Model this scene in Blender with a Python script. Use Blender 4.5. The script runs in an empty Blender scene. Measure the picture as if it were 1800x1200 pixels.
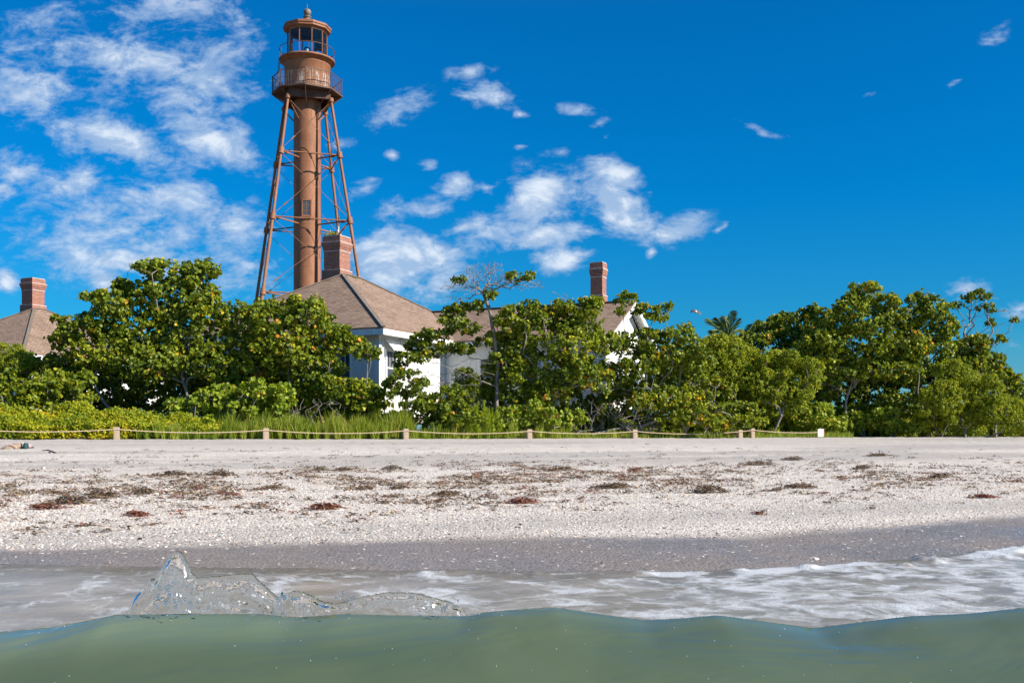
import bpy, math, random
import numpy as np
from mathutils import Vector

random.seed(7)
RNG = np.random.default_rng(11)
SC = bpy.context.scene
COL = SC.collection
R = math.radians

# ------------------------------------------------------------------ camera
EYE = 0.95          # metres above mean water
F = 1800.0          # focal length in photo pixels (36 mm on 36 mm)
HOR = 758.0         # horizon row in the photo
cam_d = bpy.data.cameras.new("camera")
cam = bpy.data.objects.new("camera", cam_d)
COL.objects.link(cam)
cam.location = (0, 0, EYE)
cam.rotation_euler = (R(90), 0, 0)
cam_d.sensor_width = 36
cam_d.lens = 36
cam_d.shift_y = (HOR - 600) / 1800.0
cam_d.clip_start = 0.05
cam_d.clip_end = 9000
SC.camera = cam

# ------------------------------------------------------------------ light
SUN_EL, SUN_AZ = 33.0, 113.0       # azimuth clockwise from +Y
sdir = Vector((math.sin(R(SUN_AZ)) * math.cos(R(SUN_EL)),
               math.cos(R(SUN_AZ)) * math.cos(R(SUN_EL)), math.sin(R(SUN_EL))))
sun_d = bpy.data.lights.new("sun", 'SUN')
sun_d.energy = 5.0
sun_d.angle = R(0.53)
sun_d.color = (1.0, 0.91, 0.78)
sun = bpy.data.objects.new("sun", sun_d)
COL.objects.link(sun)
sun.rotation_euler = (-sdir).to_track_quat('-Z', 'Y').to_euler()
sun.location = (60, -40, 60)

SC.view_settings.view_transform = 'Standard'
SC.view_settings.look = 'None'
SC.view_settings.exposure = 0.68
SC.view_settings.gamma = 1.0
SC.view_settings.use_curve_mapping = False
SC.render.engine = 'CYCLES'
SC.cycles.use_denoising = True
SC.cycles.max_bounces = 8
SC.cycles.transparent_max_bounces = 12
SC.cycles.transmission_bounces = 8
SC.cycles.caustics_reflective = False
SC.cycles.caustics_refractive = False
SC.cycles.sample_clamp_indirect = 6

# ------------------------------------------------------------------ node helper
class NT:
    def __init__(s, tree):
        s.t = tree
        s.n = tree.nodes
        s.l = tree.links
    def add(s, typ, ins=None, **props):
        nd = s.n.new(typ)
        for k, v in props.items():
            setattr(nd, k, v)
        if ins:
            for k, v in ins.items():
                s.set(nd, k, v)
        return nd
    def set(s, nd, k, v):
        sock = nd.inputs[k]
        if isinstance(v, bpy.types.NodeSocket):
            s.l.new(v, sock)
        elif isinstance(v, bpy.types.Node):
            s.l.new(v.outputs[0], sock)
        else:
            if hasattr(sock, "default_value"):
                dv = sock.default_value
                if hasattr(dv, "__len__") and not isinstance(v, (tuple, list)):
                    v = (v,) * len(dv)
                if hasattr(dv, "__len__") and len(dv) == 4 and len(v) == 3:
                    v = tuple(v) + (1,)
                sock.default_value = v
    def math(s, op, a, b=0.0, c=0.0, clamp=False):
        nd = s.add('ShaderNodeMath', {0: a, 1: b, 2: c}, operation=op, use_clamp=clamp)
        return nd.outputs[0]
    def vmath(s, op, a, b=(0, 0, 0)):
        nd = s.add('ShaderNodeVectorMath', {0: a, 1: b}, operation=op)
        return nd.outputs['Value'] if op in ('LENGTH', 'DOT_PRODUCT', 'DISTANCE') else nd.outputs[0]
    def mix(s, f, a, b, blend='MIX'):
        nd = s.add('ShaderNodeMix', data_type='RGBA', blend_type=blend)
        s.set(nd, 0, f); s.set(nd, 6, a); s.set(nd, 7, b)
        return nd.outputs[2]
    def rng(s, v, a, b, c=0.0, d=1.0, smooth=True):
        nd = s.add('ShaderNodeMapRange', {0: v, 1: a, 2: b, 3: c, 4: d},
                   interpolation_type='SMOOTHSTEP' if smooth else 'LINEAR')
        return nd.outputs[0]
    def ramp(s, fac, stops, interp='LINEAR'):
        nd = s.add('ShaderNodeValToRGB', {0: fac})
        cr = nd.color_ramp
        cr.interpolation = interp
        while len(cr.elements) < len(stops):
            cr.elements.new(0.5)
        for e, (p, c) in zip(cr.elements, stops):
            e.position = p
            e.color = tuple(c) + ((1,) if len(c) == 3 else ())
        return nd.outputs[0]
    def noise(s, vec, scale, detail=4, rough=0.55, dist=0.0):
        nd = s.add('ShaderNodeTexNoise', {'Scale': scale, 'Detail': detail, 'Roughness': rough, 'Distortion': dist})
        if vec is not None:
            s.set(nd, 'Vector', vec)
        return nd.outputs[0]
    def noisec(s, vec, scale, detail=2):
        nd = s.add('ShaderNodeTexNoise', {'Scale': scale, 'Detail': detail})
        if vec is not None:
            s.set(nd, 'Vector', vec)
        return nd.outputs[1]

# ------------------------------------------------------------------ sky
def build_world():
    w = bpy.data.worlds.new("World")
    SC.world = w
    w.use_nodes = True
    N = NT(w.node_tree)
    N.n.clear()
    tc = N.add('ShaderNodeTexCoord')
    d = tc.outputs['Generated']
    sky = N.add('ShaderNodeTexSky', sky_type='NISHITA', sun_disc=False,
                sun_elevation=R(SUN_EL), sun_rotation=R(SUN_AZ))
    sky.altitude = 0
    sky.air_density = 1.0
    sky.dust_density = 0.3
    sky.ozone_density = 3.0
    sep = N.add('ShaderNodeSeparateXYZ', {0: d})
    z = sep.outputs[2]
    tint = N.ramp(z, [(0.0, (0.25, 0.48, 0.63)), (0.10, (0.045, 0.44, 0.70)),
                      (0.22, (0.003, 0.46, 0.81)), (0.38, (0.002, 0.47, 0.85)), (0.55, (0.3, 0.6, 0.8)), (0.75, (0.62, 0.66, 0.70))])
    skyc = N.mix(1.0, sky.outputs[0], tint, 'MULTIPLY')
    # clouds live on the world's own directions: a = x/y, b = z/y about north
    ay = N.math('MAXIMUM', N.math('ABSOLUTE', sep.outputs[1]), 0.02)
    pa = N.math('DIVIDE', sep.outputs[0], ay)
    pb = N.math('DIVIDE', sep.outputs[2], ay)
    p = N.add('ShaderNodeCombineXYZ', {0: pa, 1: pb, 2: 0.0}).outputs[0]
    # warp
    wn = N.noisec(N.vmath('MULTIPLY', p, (1, 1.6, 1)), 9.0, 3)
    wv = N.vmath('SCALE', N.vmath('SUBTRACT', wn, (0.5, 0.5, 0.5)))
    wv.node.inputs[3].default_value = 0.05
    pw = N.vmath('ADD', p, wv)
    blobs = [
        (200, 110, 290, 90, 0, .80), (215, 410, 260, 110, 0, .66), (700, 480, 130, 50, 0, .8), (900, 400, 200, 70, -10, .62), (60, 160, 140, 60, 0, .78), (350, 150, 130, 60, 0, .80),
        (370, 240, 130, 46, 28, 1.1), (205, 248, 160, 44, 17, 1.1), (40, 285, 70, 40, 0, .85),
        (10, 320, 45, 28, 0, 1.), (130, 315, 85, 42, 0, .88), (150, 380, 70, 28, 0, .72),
        (300, 355, 150, 55, 0, .85), (405, 380, 80, 50, 0, .88), (230, 450, 240, 40, 0, .95),
        (180, 490, 42, 34, 0, 1.05), (10, 490, 60, 34, 0, 1.05), (425, 475, 80, 60, 0, .75),
        (430, 40, 70, 40, 0, .55), (300, 20, 160, 34, 0, .62), (60, 40, 100, 34, 0, .55),
        (715, 452, 115, 62, 0, 1.25), (765, 505, 70, 36, -20, .85), (690, 190, 75, 32, -15, .85),
        (825, 130, 46, 22, -20, .78), (858, 172, 66, 26, 12, 1.15), (1015, 186, 52, 16, 0, .95),
        (1060, 208, 34, 13, -15, .75), (912, 208, 20, 9, -25, .85), (1072, 234, 24, 12, -30, .7),
        (693, 265, 20, 14, 0, .9), (757, 287, 22, 14, 0, .85), (650, 330, 40, 20, -20, .8),
        (800, 322, 42, 21, 0, 1.), (862, 326, 36, 12, 0, .72), (750, 355, 56, 20, -10, .76),
        (690, 365, 36, 28, -40, .66), (815, 388, 56, 30, -30, .86), (948, 350, 66, 52, 0, 1.15),
        (1080, 310, 76, 32, 15, 1.02), (1080, 362, 110, 48, 20, 1.12), (1185, 395, 76, 27, -5, 1.05),
        (960, 410, 130, 38, -10, .92), (990, 447, 66, 30, -20, .98), (1275, 397, 18, 9, -30, .75),
        (1152, 437, 13, 10, -40, .75), (1340, 220, 46, 9, 10, .72), (1680, 146, 18, 7, -20, .75),
        (1700, 505, 42, 24, -20, 1.05), (1795, 527, 34, 26, 0, .9), (1540, 168, 30, 6, 0, .55),
        (1760, 62, 36, 18, -30, .55), (600, 245, 26, 10, 0, .8), (1780, 610, 60, 30, 0, .5),
        (975, 284, 30, 14, -20, .7), (915, 272, 18, 8, 0, .62),
    ]
    acc = None
    for cx, cy, rx, ry, ang, wgt in blobs:
        if cx < 470: wgt += .10
        if 640 < cx < 1200 and cy > 300: wgt += .14
        mp = N.add('ShaderNodeMapping', {'Vector': pw, 'Location': ((cx - 900) / F, (HOR - cy) / F, 0),
                                         'Rotation': (0, 0, R(-ang)),
                                         'Scale': (rx * 1.35 / F, ry * 1.35 / F, 1)}, vector_type='TEXTURE')
        ln = N.vmath('LENGTH', mp.outputs[0])
        m = N.rng(ln, 1.0, 0.0, 0.0, wgt, smooth=False)
        acc = m if acc is None else N.math('SMOOTH_MAX', acc, m, 0.15)
    pst = N.vmath('MULTIPLY', p, (1.0, 1.75, 1.0))
    n1 = N.noise(pst, 20.0, 10, 0.62, 0.45)
    n2 = N.noise(N.vmath('ADD', pst, (3.1, 1.7, 0)), 90.0, 6, 0.65, 0.2)
    nn = N.math('ADD', N.math('MULTIPLY', n1, 0.72), N.math('MULTIPLY', n2, 0.28))
    dens = N.math('ADD', N.math('MULTIPLY', N.math('SUBTRACT', nn, 0.5), 3.2), N.math('SUBTRACT', acc, 0.30))
    cov = N.rng(dens, -0.07, 0.52, 0.0, 1.0)
    cov = N.math('MULTIPLY', cov, N.rng(acc, 0.12, 0.32))
    thick = N.rng(dens, 0.2, 0.9)
    # tops brighter than undersides: compare density a little higher up
    n1b = N.noise(N.vmath('ADD', pst, (0.006, 0.018, 0)), 20.0, 7, 0.62, 0.45)
    lit = N.rng(N.math('SUBTRACT', n1, n1b), -0.12, 0.14)
    lit = N.math('MULTIPLY', lit, thick)
    ccol = N.mix(lit, (2.4, 3.4, 4.9), (5.2, 5.7, 6.3))
    f = N.math('MULTIPLY', cov, N.rng(acc, 0.3, 1.1, 0.50, 0.92))
    out = N.mix(f, skyc, ccol)
    bg = N.add('ShaderNodeBackground', {'Color': out, 'Strength': 0.1})
    wo = N.add('ShaderNodeOutputWorld', {'Surface': bg.outputs[0]})
build_world()

# ------------------------------------------------------------------ geometry helpers
def pix(x, y, Y):
    """a photo pixel at depth Y -> world point"""
    return np.array([(x - 900.0) / F * Y, Y, EYE + (HOR - y) / F * Y])

def norm(v):
    v = np.asarray(v, float)
    return v / (np.linalg.norm(v, axis=-1, keepdims=True) + 1e-12)

class MB:
    """collects polygons into one mesh"""
    def __init__(s):
        s.v = []
        s.f = []
        s.sm = []
    def add(s, verts, faces, smooth=False):
        o = len(s.v)
        s.v += [tuple(map(float, p)) for p in verts]
        s.f += [tuple(i + o for i in f) for f in faces]
        s.sm += [smooth] * len(faces)
        return s
    def box(s, c, h, ax=(1, 0, 0), ay=(0, 1, 0), az=(0, 0, 1)):
        c, ax, ay, az = map(np.asarray, (c, ax, ay, az))
        vs = [c + ax * h[0] * i + ay * h[1] * j + az * h[2] * k for k in (-1, 1) for j in (-1, 1) for i in (-1, 1)]
        return s.add(vs, [(0, 2, 3, 1), (4, 5, 7, 6), (0, 1, 5, 4), (2, 6, 7, 3), (0, 4, 6, 2), (1, 3, 7, 5)])
    def bar(s, p0, p1, w, d=None, up=(0, 0, 1)):
        p0, p1 = np.asarray(p0, float), np.asarray(p1, float)
        a = norm(p1 - p0)
        b = np.cross(a, up)
        b = norm(b) if np.linalg.norm(b) > 1e-4 else np.array([1., 0, 0])
        c = np.cross(b, a)
        return s.box((p0 + p1) / 2, (np.linalg.norm(p1 - p0) / 2, w / 2, (d or w) / 2), a, b, c)
    def tube(s, pts, rad, n=8, cap=True, smooth=True):
        pts = [np.asarray(p, float) for p in pts]
        if not hasattr(rad, '__len__'):
            rad = [rad] * len(pts)
        vs, fs = [], []
        up = None
        for i, p in enumerate(pts):
            t = norm(pts[min(i + 1, len(pts) - 1)] - pts[max(i - 1, 0)])
            if up is None:
                up = np.array([0, 0, 1.]) if abs(t[2]) < .9 else np.array([1., 0, 0])
            b = norm(np.cross(t, up))
            c = np.cross(b, t)
            up = c
            for k in range(n):
                a = 2 * math.pi * k / n
                vs.append(p + (b * math.cos(a) + c * math.sin(a)) * rad[i])
        for i in range(len(pts) - 1):
            for k in range(n):
                fs.append((i * n + k, i * n + (k + 1) % n, (i + 1) * n + (k + 1) % n, (i + 1) * n + k))
        o = len(fs)
        s.add(vs, fs, smooth)
        if cap:
            m = len(pts) - 1
            s.add([vs[k] for k in range(n)], [tuple(range(n))[::-1]])
            s.add([vs[m * n + k] for k in range(n)], [tuple(range(n))])
        return s
    def lathe(s, c, prof, n=32, a0=0.0, smooth=True):
        """prof: list of (radius, z); closed ring of n sides"""
        vs, fs = [], []
        for r, z in prof:
            for k in range(n):
                a = a0 + 2 * math.pi * k / n
                vs.append((c[0] + r * math.sin(a), c[1] - r * math.cos(a), c[2] + z))
        for i in range(len(prof) - 1):
            for k in range(n):
                fs.append((i * n + k, i * n + (k + 1) % n, (i + 1) * n + (k + 1) % n, (i + 1) * n + k))
        return s.add(vs, fs, smooth)
    def poly(s, pts):
        return s.add(pts, [tuple(range(len(pts)))])
    def slab(s, pts, t, dirn=(0, 0, -1)):
        """polygon extruded by t along dirn"""
        d = np.asarray(dirn, float) * t
        n = len(pts)
        lo = [np.asarray(p, float) + d for p in pts]
        vs = [np.asarray(p, float) for p in pts] + lo
        fs = [tuple(range(n)), tuple(range(2 * n - 1, n - 1, -1))]
        fs += [(i, i + n, (i + 1) % n + n, (i + 1) % n) for i in range(n)]
        return s.add(vs, fs)

def auto_uv(me):
    """metre-scaled uv: u along the horizontal, v up the slope of every face"""
    uvl = me.uv_layers.new(name="uv")
    nl = len(me.loops)
    co = np.zeros(len(me.vertices) * 3); me.vertices.foreach_get('co', co); co = co.reshape(-1, 3)
    li = np.zeros(nl, int); me.loops.foreach_get('vertex_index', li)
    np_ = len(me.polygons)
    nr = np.zeros(np_ * 3); me.polygons.foreach_get('normal', nr); nr = nr.reshape(-1, 3)
    lt = np.zeros(np_, int); me.polygons.foreach_get('loop_total', lt)
    fn = np.repeat(nr, lt, axis=0)
    t = np.stack([-fn[:, 1], fn[:, 0], np.zeros(nl)], 1)
    ln = np.linalg.norm(t, axis=1, keepdims=True)
    t = np.where(ln > 1e-3, t / np.maximum(ln, 1e-6), np.array([[1., 0, 0]]))
    b = np.cross(fn, t)
    P = co[li]
    uv = np.stack([(P * t).sum(1), (P * b).sum(1)], 1)
    uvl.data.foreach_set('uv', uv.astype(np.float32).ravel())

def link(o, parent=None):
    COL.objects.link(o)
    if parent is not None:
        o.parent = parent
    return o

def root_loc(o):
    l = np.zeros(3)
    while o is not None:
        l += np.array(o.location)
        o = o.parent
    return l

def obj(name, mb, mat, parent=None, loc=None, uv=True):
    """link a builder as ONE mesh object (builder is in world space)"""
    base = root_loc(parent) if parent is not None else np.zeros(3)
    own = np.asarray(loc, float) if loc is not None else base
    V = np.asarray(mb.v, float) - own
    me = bpy.data.meshes.new(name)
    me.from_pydata(V.tolist(), [], mb.f)
    if any(mb.sm):
        me.polygons.foreach_set('use_smooth', np.array(mb.sm, bool))
    me.update()
    if uv:
        auto_uv(me)
    me.materials.append(mat)
    o = bpy.data.objects.new(name, me)
    o.location = (own - base) if parent is not None else own
    return link(o, parent)

def big_mesh(name, V, Fc, mat, parent=None, loc=None, smooth=False, attrs=None):
    """fast mesh from numpy arrays; Fc is (m,k)"""
    base = root_loc(parent) if parent is not None else np.zeros(3)
    own = np.asarray(loc, float) if loc is not None else base
    V = np.asarray(V, np.float32) - own.astype(np.float32)
    Fc = np.asarray(Fc, np.int32)
    me = bpy.data.meshes.new(name)
    me.vertices.add(len(V))
    me.vertices.foreach_set('co', V.ravel())
    m, k = Fc.shape
    me.loops.add(m * k)
    me.loops.foreach_set('vertex_index', Fc.ravel())
    me.polygons.add(m)
    me.polygons.foreach_set('loop_start', np.arange(0, m * k, k, dtype=np.int32))
    if smooth:
        me.polygons.foreach_set('use_smooth', np.ones(m, bool))
    me.update(calc_edges=True)
    for an, (dom, typ, arr) in (attrs or {}).items():
        a = me.attributes.new(an, typ, dom)
        a.data.foreach_set('value' if typ == 'FLOAT' else 'color', np.asarray(arr, np.float32).ravel())
    me.materials.append(mat)
    o = bpy.data.objects.new(name, me)
    o.location = (own - base) if parent is not None else own
    return link(o, parent)

def tag(o, label=None, cat=None, group=None, kind=None):
    if label: o['label'] = label
    if cat: o['category'] = cat
    if group: o['group'] = group
    if kind: o['kind'] = kind
    return o

def thing(name, label, cat, loc, group=None):
    o = bpy.data.objects.new(name, None)
    o.location = tuple(map(float, loc))
    o.empty_display_size = 0.3
    link(o)
    return tag(o, label, cat, group)

# value noise -------------------------------------------------------
_tab = RNG.random((256, 256))
def vnoise(x, y):
    xi, yi = np.floor(x).astype(int), np.floor(y).astype(int)
    fx, fy = x - xi, y - yi
    fx, fy = fx * fx * (3 - 2 * fx), fy * fy * (3 - 2 * fy)
    g = lambda a, b: _tab[a & 255, b & 255]
    return (g(xi, yi) * (1 - fx) + g(xi + 1, yi) * fx) * (1 - fy) + (g(xi, yi + 1) * (1 - fx) + g(xi + 1, yi + 1) * fx) * fy
def fbm(x, y, o=4):
    s, a, t = 0, 1, 0
    for i in range(o):
        s = s + a * (vnoise(x * 2 ** i + 17.3 * i, y * 2 ** i + 9.1 * i) - .5)
        t += a
        a *= .5
    return s / t
def sstep(a, b, x):
    t = np.clip((x - a) / (b - a), 0, 1)
    return t * t * (3 - 2 * t)

# ------------------------------------------------------------------ shore frame: u goes inland, w runs along the shore
CS, SN = math.cos(R(22)), math.sin(R(22))
def uw(X, Y):
    return -SN * X + CS * Y, CS * X + SN * Y
_ku = [-60, -20, -2, 0, 2, 4, 5.2, 5.75, 7.05, 9.27, 15.8, 24.1, 33, 42, 60, 100, 6000]
_kz = [-4, -3, -1.2, -.75, -.35, -.05, .06, .1, .16, .217, .27, .344, .45, .61, .75, .8, .8]
_tu = np.arange(-60, 110, .05)
_tz = np.interp(_tu, _ku, _kz)
_k = np.hanning(33); _k /= _k.sum()
_tz = np.convolve(np.pad(_tz, 16, mode='edge'), _k, 'valid')
def ground(X, Y, fine=True):
    X, Y = np.asarray(X, float), np.asarray(Y, float)
    u, w = uw(X, Y)
    z = np.interp(u, _tu, _tz)
    on = sstep(6.5, 9.5, u) * (1 - sstep(70, 110, u))
    # long low ridges running with the shore, and soft lumps
    z = z + on * (.045 * fbm(u * .55, w * .06, 3) + .07 * sstep(14, 30, u) * fbm(u * .22 + 5, w * .05, 3))
    if fine:
        z = z + on * ((.035 + .035 * sstep(15, 22, u)) * fbm(u * 2.6 + 3, w * .9, 3) + .02 * fbm(X * 5, Y * 5, 2) + .05 * sstep(18, 25, u) * np.minimum(0, fbm(X * 2.1 + 9, Y * 1.7, 2)))
    return z
def hit(x, y):
    """where the photo pixel meets the beach"""
    Ys = np.geomspace(4, 200, 4000)
    Xs = (x - 900) / F * Ys
    g = ground(Xs, Ys, False)
    r = EYE - (y - HOR) / F * Ys
    i = np.argmax(r <= g)
    return np.array([Xs[i], Ys[i], g[i]])
def wet_edge(w):
    return np.interp(w, [-8, -.6, 1.2, 2.85, 4.5, 6, 8.05, 14], [7.6, 7.5, 7.2, 7.05, 6.6, 6.75, 7.15, 7.4]) + .16 * fbm(w * .6, w * 0 + 3.3, 3)
def swash_edge(w):
    return np.interp(w, [-8, -.55, .9, 2.3, 3.7, 5, 6.35, 14], [7.0, 6.85, 6.3, 5.75, 5.4, 5.45, 5.6, 5.9]) + .10 * fbm(w * 1.3, w * 0 + 1.3, 3) + .05 * fbm(w * 6, w * 0 + 7, 2)

# ------------------------------------------------------------------ materials
def new_mat(name):
    m = bpy.data.materials.new(name)
    m.use_nodes = True
    N = NT(m.node_tree)
    N.n.clear()
    out = N.add('ShaderNodeOutputMaterial')
    return m, N, out

def plain(name, col, rough=.6, var=.15, scale=3.0, bump=0.0, bscale=30.0, metal=0.0, spec=.5, dirt=None, stretch=(1, 1, 1)):
    """principled with noise-varied colour; dirt = (colour, amount)"""
    m, N, out = new_mat(name)
    tc = N.add('ShaderNodeTexCoord').outputs['Object']
    tv = N.vmath('MULTIPLY', tc, stretch)
    n = N.noise(tv, scale, 5, .6)
    c = N.mix(N.rng(n, .3, .7), tuple(x * (1 - var) for x in col), tuple(min(1, x * (1 + var)) for x in col))
    if dirt:
        n2 = N.noise(N.vmath('ADD', tv, (7, 3, 1)), scale * 1.7, 6, .65)
        c = N.mix(N.math('MULTIPLY', N.rng(n2, .52, .72), dirt[1]), c, dirt[0])
    b = N.add('ShaderNodeBsdfPrincipled', {'Base Color': c, 'Roughness': rough, 'Metallic': metal, 'Specular IOR Level': spec})
    if bump:
        bn = N.add('ShaderNodeBump', {'Strength': bump, 'Distance': .02, 'Height': N.noise(tv, bscale, 4)})
        N.set(b, 'Normal', bn.outputs[0])
    N.set(out, 'Surface', b.outputs[0])
    return m

def sand_mat():
    m, N, out = new_mat("shell_sand")
    geo = N.add('ShaderNodeNewGeometry').outputs['Position']
    wet = N.add('ShaderNodeAttribute', attribute_name='wet').outputs['Fac']
    fine = N.add('ShaderNodeAttribute', attribute_name='fine').outputs['Fac']
    v1 = N.add('ShaderNodeTexVoronoi', {'Vector': geo, 'Scale': 42.0}, feature='F1')
    v2 = N.add('ShaderNodeTexVoronoi', {'Vector': geo, 'Scale': 130.0}, feature='F1')
    v3 = N.add('ShaderNodeTexVoronoi', {'Vector': N.vmath('ADD', geo, (1.3, 2.2, 0)), 'Scale': 17.0}, feature='F1')
    r1 = N.add('ShaderNodeSeparateColor', {0: v1.outputs[1]}).outputs
    r2 = N.add('ShaderNodeSeparateColor', {0: v2.outputs[1]}).outputs
    r3 = N.add('ShaderNodeSeparateColor', {0: v3.outputs[1]}).outputs
    pal = [(0, (.13, .11, .10)), (.08, (.36, .31, .27)), (.22, (.58, .53, .48)), (.55, (.69, .645, .59)), (.8, (.82, .78, .73)), (1, (.92, .89, .85))]
    c1 = N.ramp(r1[0], pal)
    c2 = N.ramp(r2[0], pal)
    c3 = N.ramp(r3[0], pal)
    sandc = N.mix(.42, c1, c2)
    sandc = N.mix(N.math('MULTIPLY', N.rng(v3.outputs[0], .5, .3), .35), sandc, c3)
    pink = N.mix(N.math('MULTIPLY', r1[1], .22), sandc, (.70, .56, .48))
    # worked grey sand with fewer shells, in bands along the shore
    flat = N.mix(N.math('MULTIPLY', r2[1], .5), (.42, .395, .37), (.53, .50, .47))
    c = N.mix(fine, pink, flat)
    big = N.noise(geo, .9, 4)
    c = N.mix(N.rng(big, .35, .7, 0., .25), c, (.52, .485, .45))
    litter = N.add('ShaderNodeAttribute', attribute_name='litter').outputs['Fac']
    c = N.mix(litter, c, N.mix(r1[1], (.05, .038, .025), (.16, .12, .075)))
    # wet: water darkens it, turns it grey brown, leaves pale shells
    wc = N.mix(1.0, c, (.37, .345, .335), 'MULTIPLY')
    wc = N.mix(.2, wc, (.21, .19, .18))
    wc = N.mix(N.rng(r1[2], .985, .99), wc, (.62, .56, .50))
    c = N.mix(wet, c, wc)
    film = N.math('MULTIPLY', wet, N.rng(N.noise(geo, .75, 3), .42, .62))
    rough = N.math('SUBTRACT', N.math('ADD', N.math('MULTIPLY', wet, -.42), .9), N.math('MULTIPLY', film, .22))
    h = N.math('ADD', N.math('MULTIPLY', v1.outputs[0], -.8), N.math('ADD', N.math('MULTIPLY', v2.outputs[0], -.3), N.math('MULTIPLY', N.noise(geo, 14, 5), 1.0)))
    bstr = N.math('SUBTRACT', .7, N.math('MULTIPLY', wet, .3))
    bn = N.add('ShaderNodeBump', {'Strength': bstr, 'Distance': .03, 'Height': h})
    b = N.add('ShaderNodeBsdfPrincipled', {'Base Color': c, 'Roughness': rough, 'Specular IOR Level': N.math('ADD', N.math('MULTIPLY_ADD', wet, .10, .2), N.math('MULTIPLY', film, .45)), 'Normal': bn.outputs[0]})
    N.set(out, 'Surface', b.outputs[0])
    return m

def water_mat():
    m, N, out = new_mat("sea_water")
    geo = N.add('ShaderNodeNewGeometry').outputs['Position']
    att = lambda n: N.add('ShaderNodeAttribute', attribute_name=n).outputs['Fac']
    shal, foam_a, thin, lite = att('shallow'), att('foam'), att('thin'), att('lite')
    # rotate into shore frame so streaks run with the waves
    mp = N.add('ShaderNodeMapping', {'Vector': geo, 'Rotation': (0, 0, R(-22))}).outputs[0]
    body = N.mix(N.rng(N.noise(mp, 1.6, 3), .3, .7), (.063, .095, .060), (.086, .116, .068))
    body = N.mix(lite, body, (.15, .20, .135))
    silt = N.mix(N.rng(N.noise(N.vmath('MULTIPLY', mp, (1, 2.2, 1)), 2.2, 5), .3, .7), (.22, .197, .16), (.33, .298, .252))
    col = N.mix(shal, body, silt)
    rip = N.noise(N.vmath('MULTIPLY', mp, (1.3, 2.6, 1)), 1.5, 3, .5, .5)
    rip2 = N.noise(N.vmath('MULTIPLY', mp, (1, 1.7, 1)), 26.0, 3)
    hgt = N.math('ADD', N.math('MULTIPLY', rip, 1.0), N.math('MULTIPLY', rip2, N.math('MULTIPLY_ADD', shal, .15, .008)))
    bn = N.add('ShaderNodeBump', {'Strength': .6, 'Distance': .03, 'Height': hgt})
    w = N.add('ShaderNodeBsdfPrincipled', {'Base Color': col, 'Roughness': N.math('MULTIPLY_ADD', shal, .16, .05), 'IOR': 1.33, 'Specular IOR Level': N.math('MULTIPLY_ADD', shal, -.2, .5),
                                           'Normal': bn.outputs[0]})
    # foam: ragged lace from two noises, cut by the foam amount
    fw = N.vmath('ADD', N.vmath('MULTIPLY', mp, (1, .95, 1)), N.vmath('MULTIPLY', N.noisec(mp, 3.0, 3), (.30, .30, 0)))
    f1 = N.noise(fw, 4.2, 9, .62, .5)
    vv = N.add('ShaderNodeTexVoronoi', {'Vector': fw, 'Scale': 9.0}, feature='DISTANCE_TO_EDGE').outputs[0]
    lace = N.rng(vv, .22, .0)
    fm = N.math('ADD', N.math('MULTIPLY', f1, 1.55), N.math('MULTIPLY', lace, .09))
    fm = N.math('ADD', fm, N.math('MULTIPLY', N.noise(mp, 60, 3), .16))
    fm = N.math('SUBTRACT', fm, N.math('MULTIPLY_ADD', foam_a, -.80, 1.31))
    fmask = N.math('MULTIPLY', N.rng(fm, -.06, .36), N.rng(foam_a, .02, .12))
    bub = N.add('ShaderNodeBump', {'Strength': .6, 'Distance': .015, 'Height': N.noise(mp, 85, 3)})
    fo = N.add('ShaderNodeBsdfPrincipled', {'Base Color': (.62, .65, .69), 'Roughness': .55, 'Normal': bub.outputs[0]})
    tr = N.add('ShaderNodeBsdfTransparent', {'Color': (.93, .93, .9)})
    mt = N.add('ShaderNodeMixShader', {0: thin, 1: w.outputs[0], 2: tr.outputs[0]})
    mx = N.add('ShaderNodeMixShader', {0: N.math('MULTIPLY', fmask, .88), 1: mt.outputs[0], 2: fo.outputs[0]})
    N.set(out, 'Surface', mx.outputs[0])
    return m

def clear_water_mat():
    m, N, out = new_mat("clear_water")
    geo = N.add('ShaderNodeNewGeometry').outputs['Position']
    bn = N.add('ShaderNodeBump', {'Strength': .45, 'Distance': .012, 'Height': N.noise(N.vmath('MULTIPLY', geo, (1, 1, .45)), 26, 3, .5, .5)})
    g = N.add('ShaderNodeBsdfPrincipled', {'Base Color': (.97, 1.0, .98), 'Roughness': 0.05, 'IOR': 1.33,
                                           'Transmission Weight': 1.0, 'Normal': bn.outputs[0]})
    fl = N.rng(N.noise(N.vmath('MULTIPLY', geo, (1, 1, .7)), 70, 4, .6), .60, .70)
    big = N.rng(N.noise(geo, 11, 3), .45, .62)
    wh = N.add('ShaderNodeBsdfDiffuse', {'Color': (.75, .78, .80)})
    mx = N.add('ShaderNodeMixShader', {0: N.math('MULTIPLY', N.math('MULTIPLY', fl, big), .7), 1: g.outputs[0], 2: wh.outputs[0]})
    N.set(out, 'Surface', mx.outputs[0])
    return m

def leaf_mat(name, ramp, gloss=.45, trans=.34):
    m, N, out = new_mat(name)
    a = N.add('ShaderNodeAttribute', attribute_name='tint').outputs['Fac']
    c = N.ramp(a, ramp)
    b = N.add('ShaderNodeBsdfPrincipled', {'Base Color': c, 'Roughness': gloss, 'Specular IOR Level': .28})
    t = N.add('ShaderNodeBsdfTranslucent', {'Color': N.mix(1.0, c, (1.25, 1.2, .6), 'MULTIPLY')})
    mx = N.add('ShaderNodeMixShader', {0: trans, 1: b.outputs[0], 2: t.outputs[0]})
    N.set(out, 'Surface', mx.outputs[0])
    return m

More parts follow.
